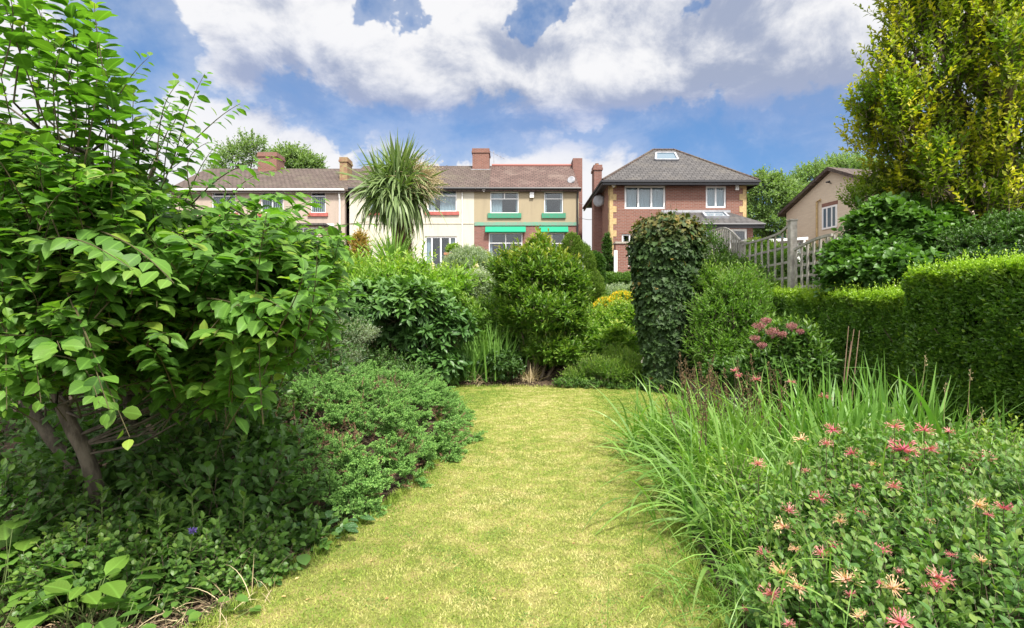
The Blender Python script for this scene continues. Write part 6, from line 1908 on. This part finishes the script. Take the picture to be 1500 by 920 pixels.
# upright lance leaved stems (comfrey-like)
def leafy_stems(name, label, spots, mat, size, cat='plant', flower=None, h=(.4, .6), tm='lance'):
    x, y = spots[0]
    root = thing(name, label, cat, (x, y, 0))
    a = Acc(); s = Acc()
    for (x, y) in spots:
        hh = rng.uniform(*h); top = np.array((x + rng.normal(0, .05), y + rng.normal(0, .05), hh))
        b = np.array((x, y, 0.))
        s.tube([b, (b + top) / 2 + np.array((.01, 0, 0)), top], [.006, .005, .003], 5)
        n = 20; f = np.linspace(.15, 1, n)
        az = np.arange(n) * 2.4 + rng.random() * 6; el = f * 1.0 - .1
        D = np.column_stack([np.cos(az) * np.cos(el), np.sin(az) * np.cos(el), np.sin(el)])
        place(a, LT[tm], b + (top - b) * f[:, None], D, np.array((0, 0, 1.)) + D * .3 + rng.normal(0, .1, (n, 3)), size * (1.1 - .5 * f), rng.random(n), f ** 3 * .5, True)
        if flower:
            n = 40; fa = Acc()
            q = top + np.array((0, 0, .02)) + rng.normal(0, .008, (n, 3))
            place(fa, LT['minin'], q, nrm(rng.normal(size=(n, 3)) + np.array((0, 0, .4))), rng.normal(size=(n, 3)), .022, rng.random(n), 0); fa.build('flower_head', flower, root)
    s.build('stem', M['twig_green'], root); a.build('leaves', mat, root)
leafy_stems('knapweed', 'leafy stem topped by a small purple flower in the left bed', [(-1.86, 3.05)], M['l_mid'], .12, flower=M['f_purple'], h=(.30, .32))
leafy_stems('comfrey', 'upright stems with long pointed leaves in the left bed', [(-2.08, 3.2), (-2.2, 3.35), (-1.98, 3.4), (-2.3, 3.6), (-1.75, 3.5), (-2.5, 3.3)], M['l_mid'], .14, h=(.34, .56))
leafy_stems('tall_weed', 'taller leafy weed stems before the tree trunk', [(-2.45, 4.1), (-2.3, 4.0), (-2.0, 4.05), (-2.2, 4.25)], M['l_mid'], .12, h=(.5, .8), tm='ov')
clump('straw_tuft', 'dry straw coloured stalks fallen at the left lawn edge', 345, 850, 3.1, 60, .30, .006, (.5, 2.8), M['straw'], spread=.1, el=(.1, 1.3))
clump('straw_tuft', 'pale dead stalks below the broad leaved corner plant', 250, 900, 2.85, 90, .3, .005, (1.0, 3.0), M['straw'], spread=.16, el=(.1, .9))

# ================================================================== LEAFY TREE ON THE LEFT
def left_tree():
    bx, by = P(150, 700, 3.9)[0], 3.9
    root = thing('leafy_tree', 'multi stemmed grey barked tree with large soft green leaves at the left', 'tree', (bx, by, -.02))
    # trunks: points as photo position and distance
    trunks = [
        ([(160, 825, 3.8), (145, 712, 3.75), (118, 655, 3.7), (92, 600, 3.7), (80, 540, 3.6), (95, 440, 3.5), (120, 330, 3.4), (135, 230, 3.2)], [.062, .050, .046, .043, .038, .032, .024, .015]),
        ([(146, 822, 3.92), (128, 706, 3.95), (82, 655, 4.0), (45, 600, 4.0), (20, 540, 4.0), (-20, 430, 3.9), (-60, 300, 3.7)], [.060, .047, .043, .040, .036, .028, .016]),
        ([(200, 800, 4.6), (196, 640, 4.6), (186, 560, 4.5), (196, 510, 4.4), (250, 440, 4.2), (330, 370, 4.0), (400, 330, 3.9)], [.05, .045, .042, .04, .034, .024, .014]),
        ([(196, 510, 4.4), (180, 420, 4.2), (200, 320, 4.0), (230, 230, 3.8)], [.035, .03, .024, .014]),
    ]
    ends = []
    for pts, rad in trunks:
        q = [P(*p_) for p_ in pts]
        if pts[0][1] > 790: q[0][2] = -.02
        # denser smooth path
        q = np.array(q); tt = np.linspace(0, len(q) - 1, len(q) * 4)
        qq = np.column_stack([np.interp(tt, np.arange(len(q)), q[:, k]) for k in range(3)])
        for _ in range(2): qq[1:-1] = (qq[:-2] + 2 * qq[1:-1] + qq[2:]) / 4
        rr = np.interp(tt, np.arange(len(q)), rad)
        qq[1:-1] += rng.normal(0, .004, (len(qq) - 2, 3))
        a = Acc(); a.tube(qq, rr, 12, wob=.06); a.build('trunk', M['bark_grey'], root, smooth=True)
        ends.append(qq)
    # long shoots: start, end (photo x, y, distance), leaf size
    S = []
    def sh(a_, b_, sag=.05, nl=None, ls=.095): S.append((P(*a_), P(*b_), sag, nl, ls))
    # shoots standing against the sky
    sh((80, 260, 2.9), (40, -30, 2.8)); sh((95, 250, 2.8), (85, -40, 2.7)); sh((130, 240, 3.0), (135, -40, 2.9)); sh((120, 260, 2.7), (138, 5, 2.65))
    sh((75, 200, 2.7), (0, -20, 2.6)); sh((30, 250, 2.9), (-20, 40, 2.8)); sh((10, 230, 2.8), (-40, 90, 2.7)); sh((60, 240, 3.2), (60, 30, 3.2)); sh((20, 150, 2.7), (50, -30, 2.7))
    sh((145, 200, 2.9), (218, 84, 2.9), ls=.06); sh((150, 230, 3.1), (180, 130, 3.1)); sh((250, 250, 3.0), (300, 108, 3.0), ls=.062); sh((240, 260, 3.2), (285, 140, 3.2), ls=.07)
    sh((260, 230, 3.0), (352, 152, 3.0), ls=.06); sh((200, 240, 3.2), (250, 150, 3.2), ls=.07); sh((90, 220, 2.6), (95, 60, 2.5)); sh((160, 250, 2.8), (160, 120, 2.8)); sh((230, 230, 2.9), (262, 120, 2.85), ls=.07)
    sh((150, 330, 3.0), (262, 290, 2.9)); sh((170, 330, 3.3), (275, 230, 3.2)); sh((280, 300, 3.2), (400, 232, 3.0), ls=.075); sh((260, 340, 3.2), (440, 283, 2.9)); sh((330, 300, 3.3), (415, 248, 3.3), ls=.06)
    sh((300, 370, 3.4), (470, 290, 3.1)); sh((320, 380, 3.3), (498, 345, 2.9)); sh((340, 390, 3.4), (540, 325, 3.0), ls=.08, nl=11); sh((350, 400, 3.6), (480, 380, 3.2)); sh((330, 420, 3.6), (440, 420, 3.3)); sh((380, 340, 3.6), (455, 300, 3.5))
    sh((300, 440, 3.6), (420, 470, 3.2), .08); sh((280, 460, 3.6), (400, 520, 3.2), .1); sh((300, 400, 3.4), (430, 445, 3.1), .08); sh((340, 350, 3.4), (500, 372, 3.2)); sh((260, 420, 3.3), (380, 540, 2.9), .12); sh((300, 470, 3.8), (375, 480, 3.4), .1)
    # hanging near branches
    sh((120, 330, 2.6), (255, 415, 2.05), .03, 12, .095); sh((60, 350, 2.6), (195, 395, 2.05), .05, 10, .095)
    sh((95, 420, 2.7), (160, 600, 2.3), .06, 14, .09); sh((60, 430, 2.8), (60, 590, 2.4), .05, 12, .085); sh((110, 450, 2.5), (190, 640, 2.35), .06, 10, .088); sh((20, 400, 2.7), (10, 600, 2.4), .05, 12, .085); sh((75, 520, 2.6), (145, 590, 2.3), .05, 8, .09)
    for k in range(15):      # many more shoots over the open top
        x0_ = rng.uniform(-30, 190); d0_ = rng.uniform(2.5, 3.3)
        ytop = float(np.interp(x0_, [-30, 60, 140, 190], [-60, -50, 10, 120])) + rng.uniform(0, 120)
        yb_ = ytop + rng.uniform(130, 220)
        sh((x0_ + rng.uniform(-10, 30), min(yb_, 300), d0_), (x0_ + rng.uniform(-15, 15), ytop, d0_ - .05), ls=.098)
    for k in range(12):
        x0_ = rng.uniform(180, 370); d0_ = rng.uniform(2.9, 3.4)
        ytop = float(np.interp(x0_, [180, 290, 370], [150, 165, 215])) + rng.uniform(0, 70)
        sh((x0_ - rng.uniform(20, 60), ytop + rng.uniform(70, 130), d0_), (x0_, ytop, d0_ - .05), ls=.080)
    # everything between: shoots through the crown
    cb_ = [((150, 330), 3.4, 150, 80), ((60, 300), 3.2, 120, 90), ((250, 340), 3.4, 120, 80), ((340, 360), 3.5, 90, 70), ((60, 430), 3.1, 110, 90), ((180, 430), 3.5, 120, 80), ((300, 440), 3.7, 90, 70), ((-80, 300), 3.2, 150, 170), ((390, 400), 3.6, 70, 60), ((120, 250), 3.2, 100, 50), ((10, 500), 3.4, 90, 70), ((350, 490), 3.8, 70, 55), ((400, 450), 3.5, 60, 60), ((430, 365), 3.4, 65, 45), ((450, 420), 3.5, 50, 45), ((330, 540), 3.9, 60, 40), ((40, 180), 2.9, 70, 60)]
    for k in range(1500):
        i = rng.integers(0, len(cb_)); (cx, cy), yd, rx, ry_ = cb_[i]
        ax, ay = rng.normal(0, .55, 2)
        e = P(cx + rx * ax, cy + ry_ * ay, yd + rng.normal(-.1, .45))
        if e[1] < 2.3: continue
        px_, py_ = 750 + e[0] / e[1] * F, 460 - (e[2] - CAMZ) / e[1] * F
        lim = np.interp(px_, [0, 100, 200, 300, 400, 520], [150, 200, 215, 235, 278, 330])
        if py_ < lim + 22: continue
        if py_ > 575 and px_ < 300: continue
        out = nrm(e - np.array(P(190, 480, 3.7)))
        d = nrm(out * .7 + np.array((0, -.15, .45)) + rng.normal(0, .35, 3))
        L_ = rng.uniform(.3, .6)
        S.append((e - d * L_, e, rng.uniform(.02, .08), None, rng.uniform(.075, .105)))
    a = Acc(); s = Acc()
    tall = len(S)
    skel = np.concatenate(ends)
    limb = Acc()
    for i, (A0, B0, sag, nl, ls) in enumerate(S):
        v = B0 - A0; Ln = np.linalg.norm(v)
        k = 9
        f = np.linspace(0, 1, k)
        path = A0 + v * f[:, None]
        side = np.array((rng.normal(0, .03), rng.normal(0, .03), sag))
        path = path + side * (np.sin(f * math.pi))[:, None]
        s.tube(path, np.linspace(.0036, .0012, k) * (1.0 + .25 * (Ln > .6)), 5)
        n = int((nl or 0) * 1.5) or int(Ln / .025)
        ft = np.clip(np.linspace(.12, 1, n) + rng.normal(0, .01, n), 0, 1)
        pp = np.column_stack([np.interp(ft, f, path[:, q_]) for q_ in range(3)])
        dr = nrm(v)
        sd = np.cross(dr, np.array((0, 0, 1.)))
        if np.linalg.norm(sd) < .3: sd = np.array((1., 0, 0))
        sd = nrm(sd)
        vert = abs(dr[2])
        ph = rng.random() * 6
        az = np.arange(n) * (math.pi if vert < .6 else 2.4) + ph * (vert >= .6) + rng.normal(0, .35, n)
        up2 = np.cross(sd, dr)
        ro = sd * np.cos(az)[:, None] + up2 * np.sin(az)[:, None] * (1.0 if vert > .6 else .35)
        D = dr * (.35 + .4 * ft[:, None]) + ro * .9 + rng.normal(0, .15, (n, 3))
        D[:, 2] -= rng.uniform(.1, .5, n)
        U = np.array((0, 0, 1.)) + dr * .3 + rng.normal(0, .28, (n, 3))
        sz = ls * (.55 + .65 * rng.random(n) ** .7) * np.where(ft > .9, .6, 1.0)
        rn = np.clip(rng.random(n) * .7 + .15 + rng.normal(0, .08), 0, 1)
        tp = np.clip(np.clip((ft - .7) * 2.2, 0, 1) * rng.uniform(0, .8) + (rng.random(n) < .03) * .9, 0, 1)
        O = pp + D * .012
        place(a, LT['ovw'] if i % 2 else LT['ov2'], O, D, U, sz, rn, tp, True)
        # join each shoot to the nearest older wood
        if i % 2 == 0:
            j = np.argmin(np.sum((skel - A0) ** 2, axis=1) + 2.0 * np.clip(skel[:, 2] - A0[2] + .15, 0, None) ** 2)
            q0 = skel[j]
            md = (q0 + A0) / 2 + np.array((0, 0, -.04)) + rng.normal(0, .03, 3)
            if np.linalg.norm(q0 - A0) < .8: limb.tube([q0, md, A0], [.010, .008, .005], 5)
    a.build('crown', M['l_big'], root, smooth=True)
    s.build('shoot', M['shoot_brown'], root)
    limb.build('branch', M['bark_grey'], root)
M['shoot_brown'] = simple_mat('shoot_brown', (.085, .075, .035), .7, .2)
LT['ov2'] = make_leaf('ov', .58, .16, .28, wav=.01)
left_tree()
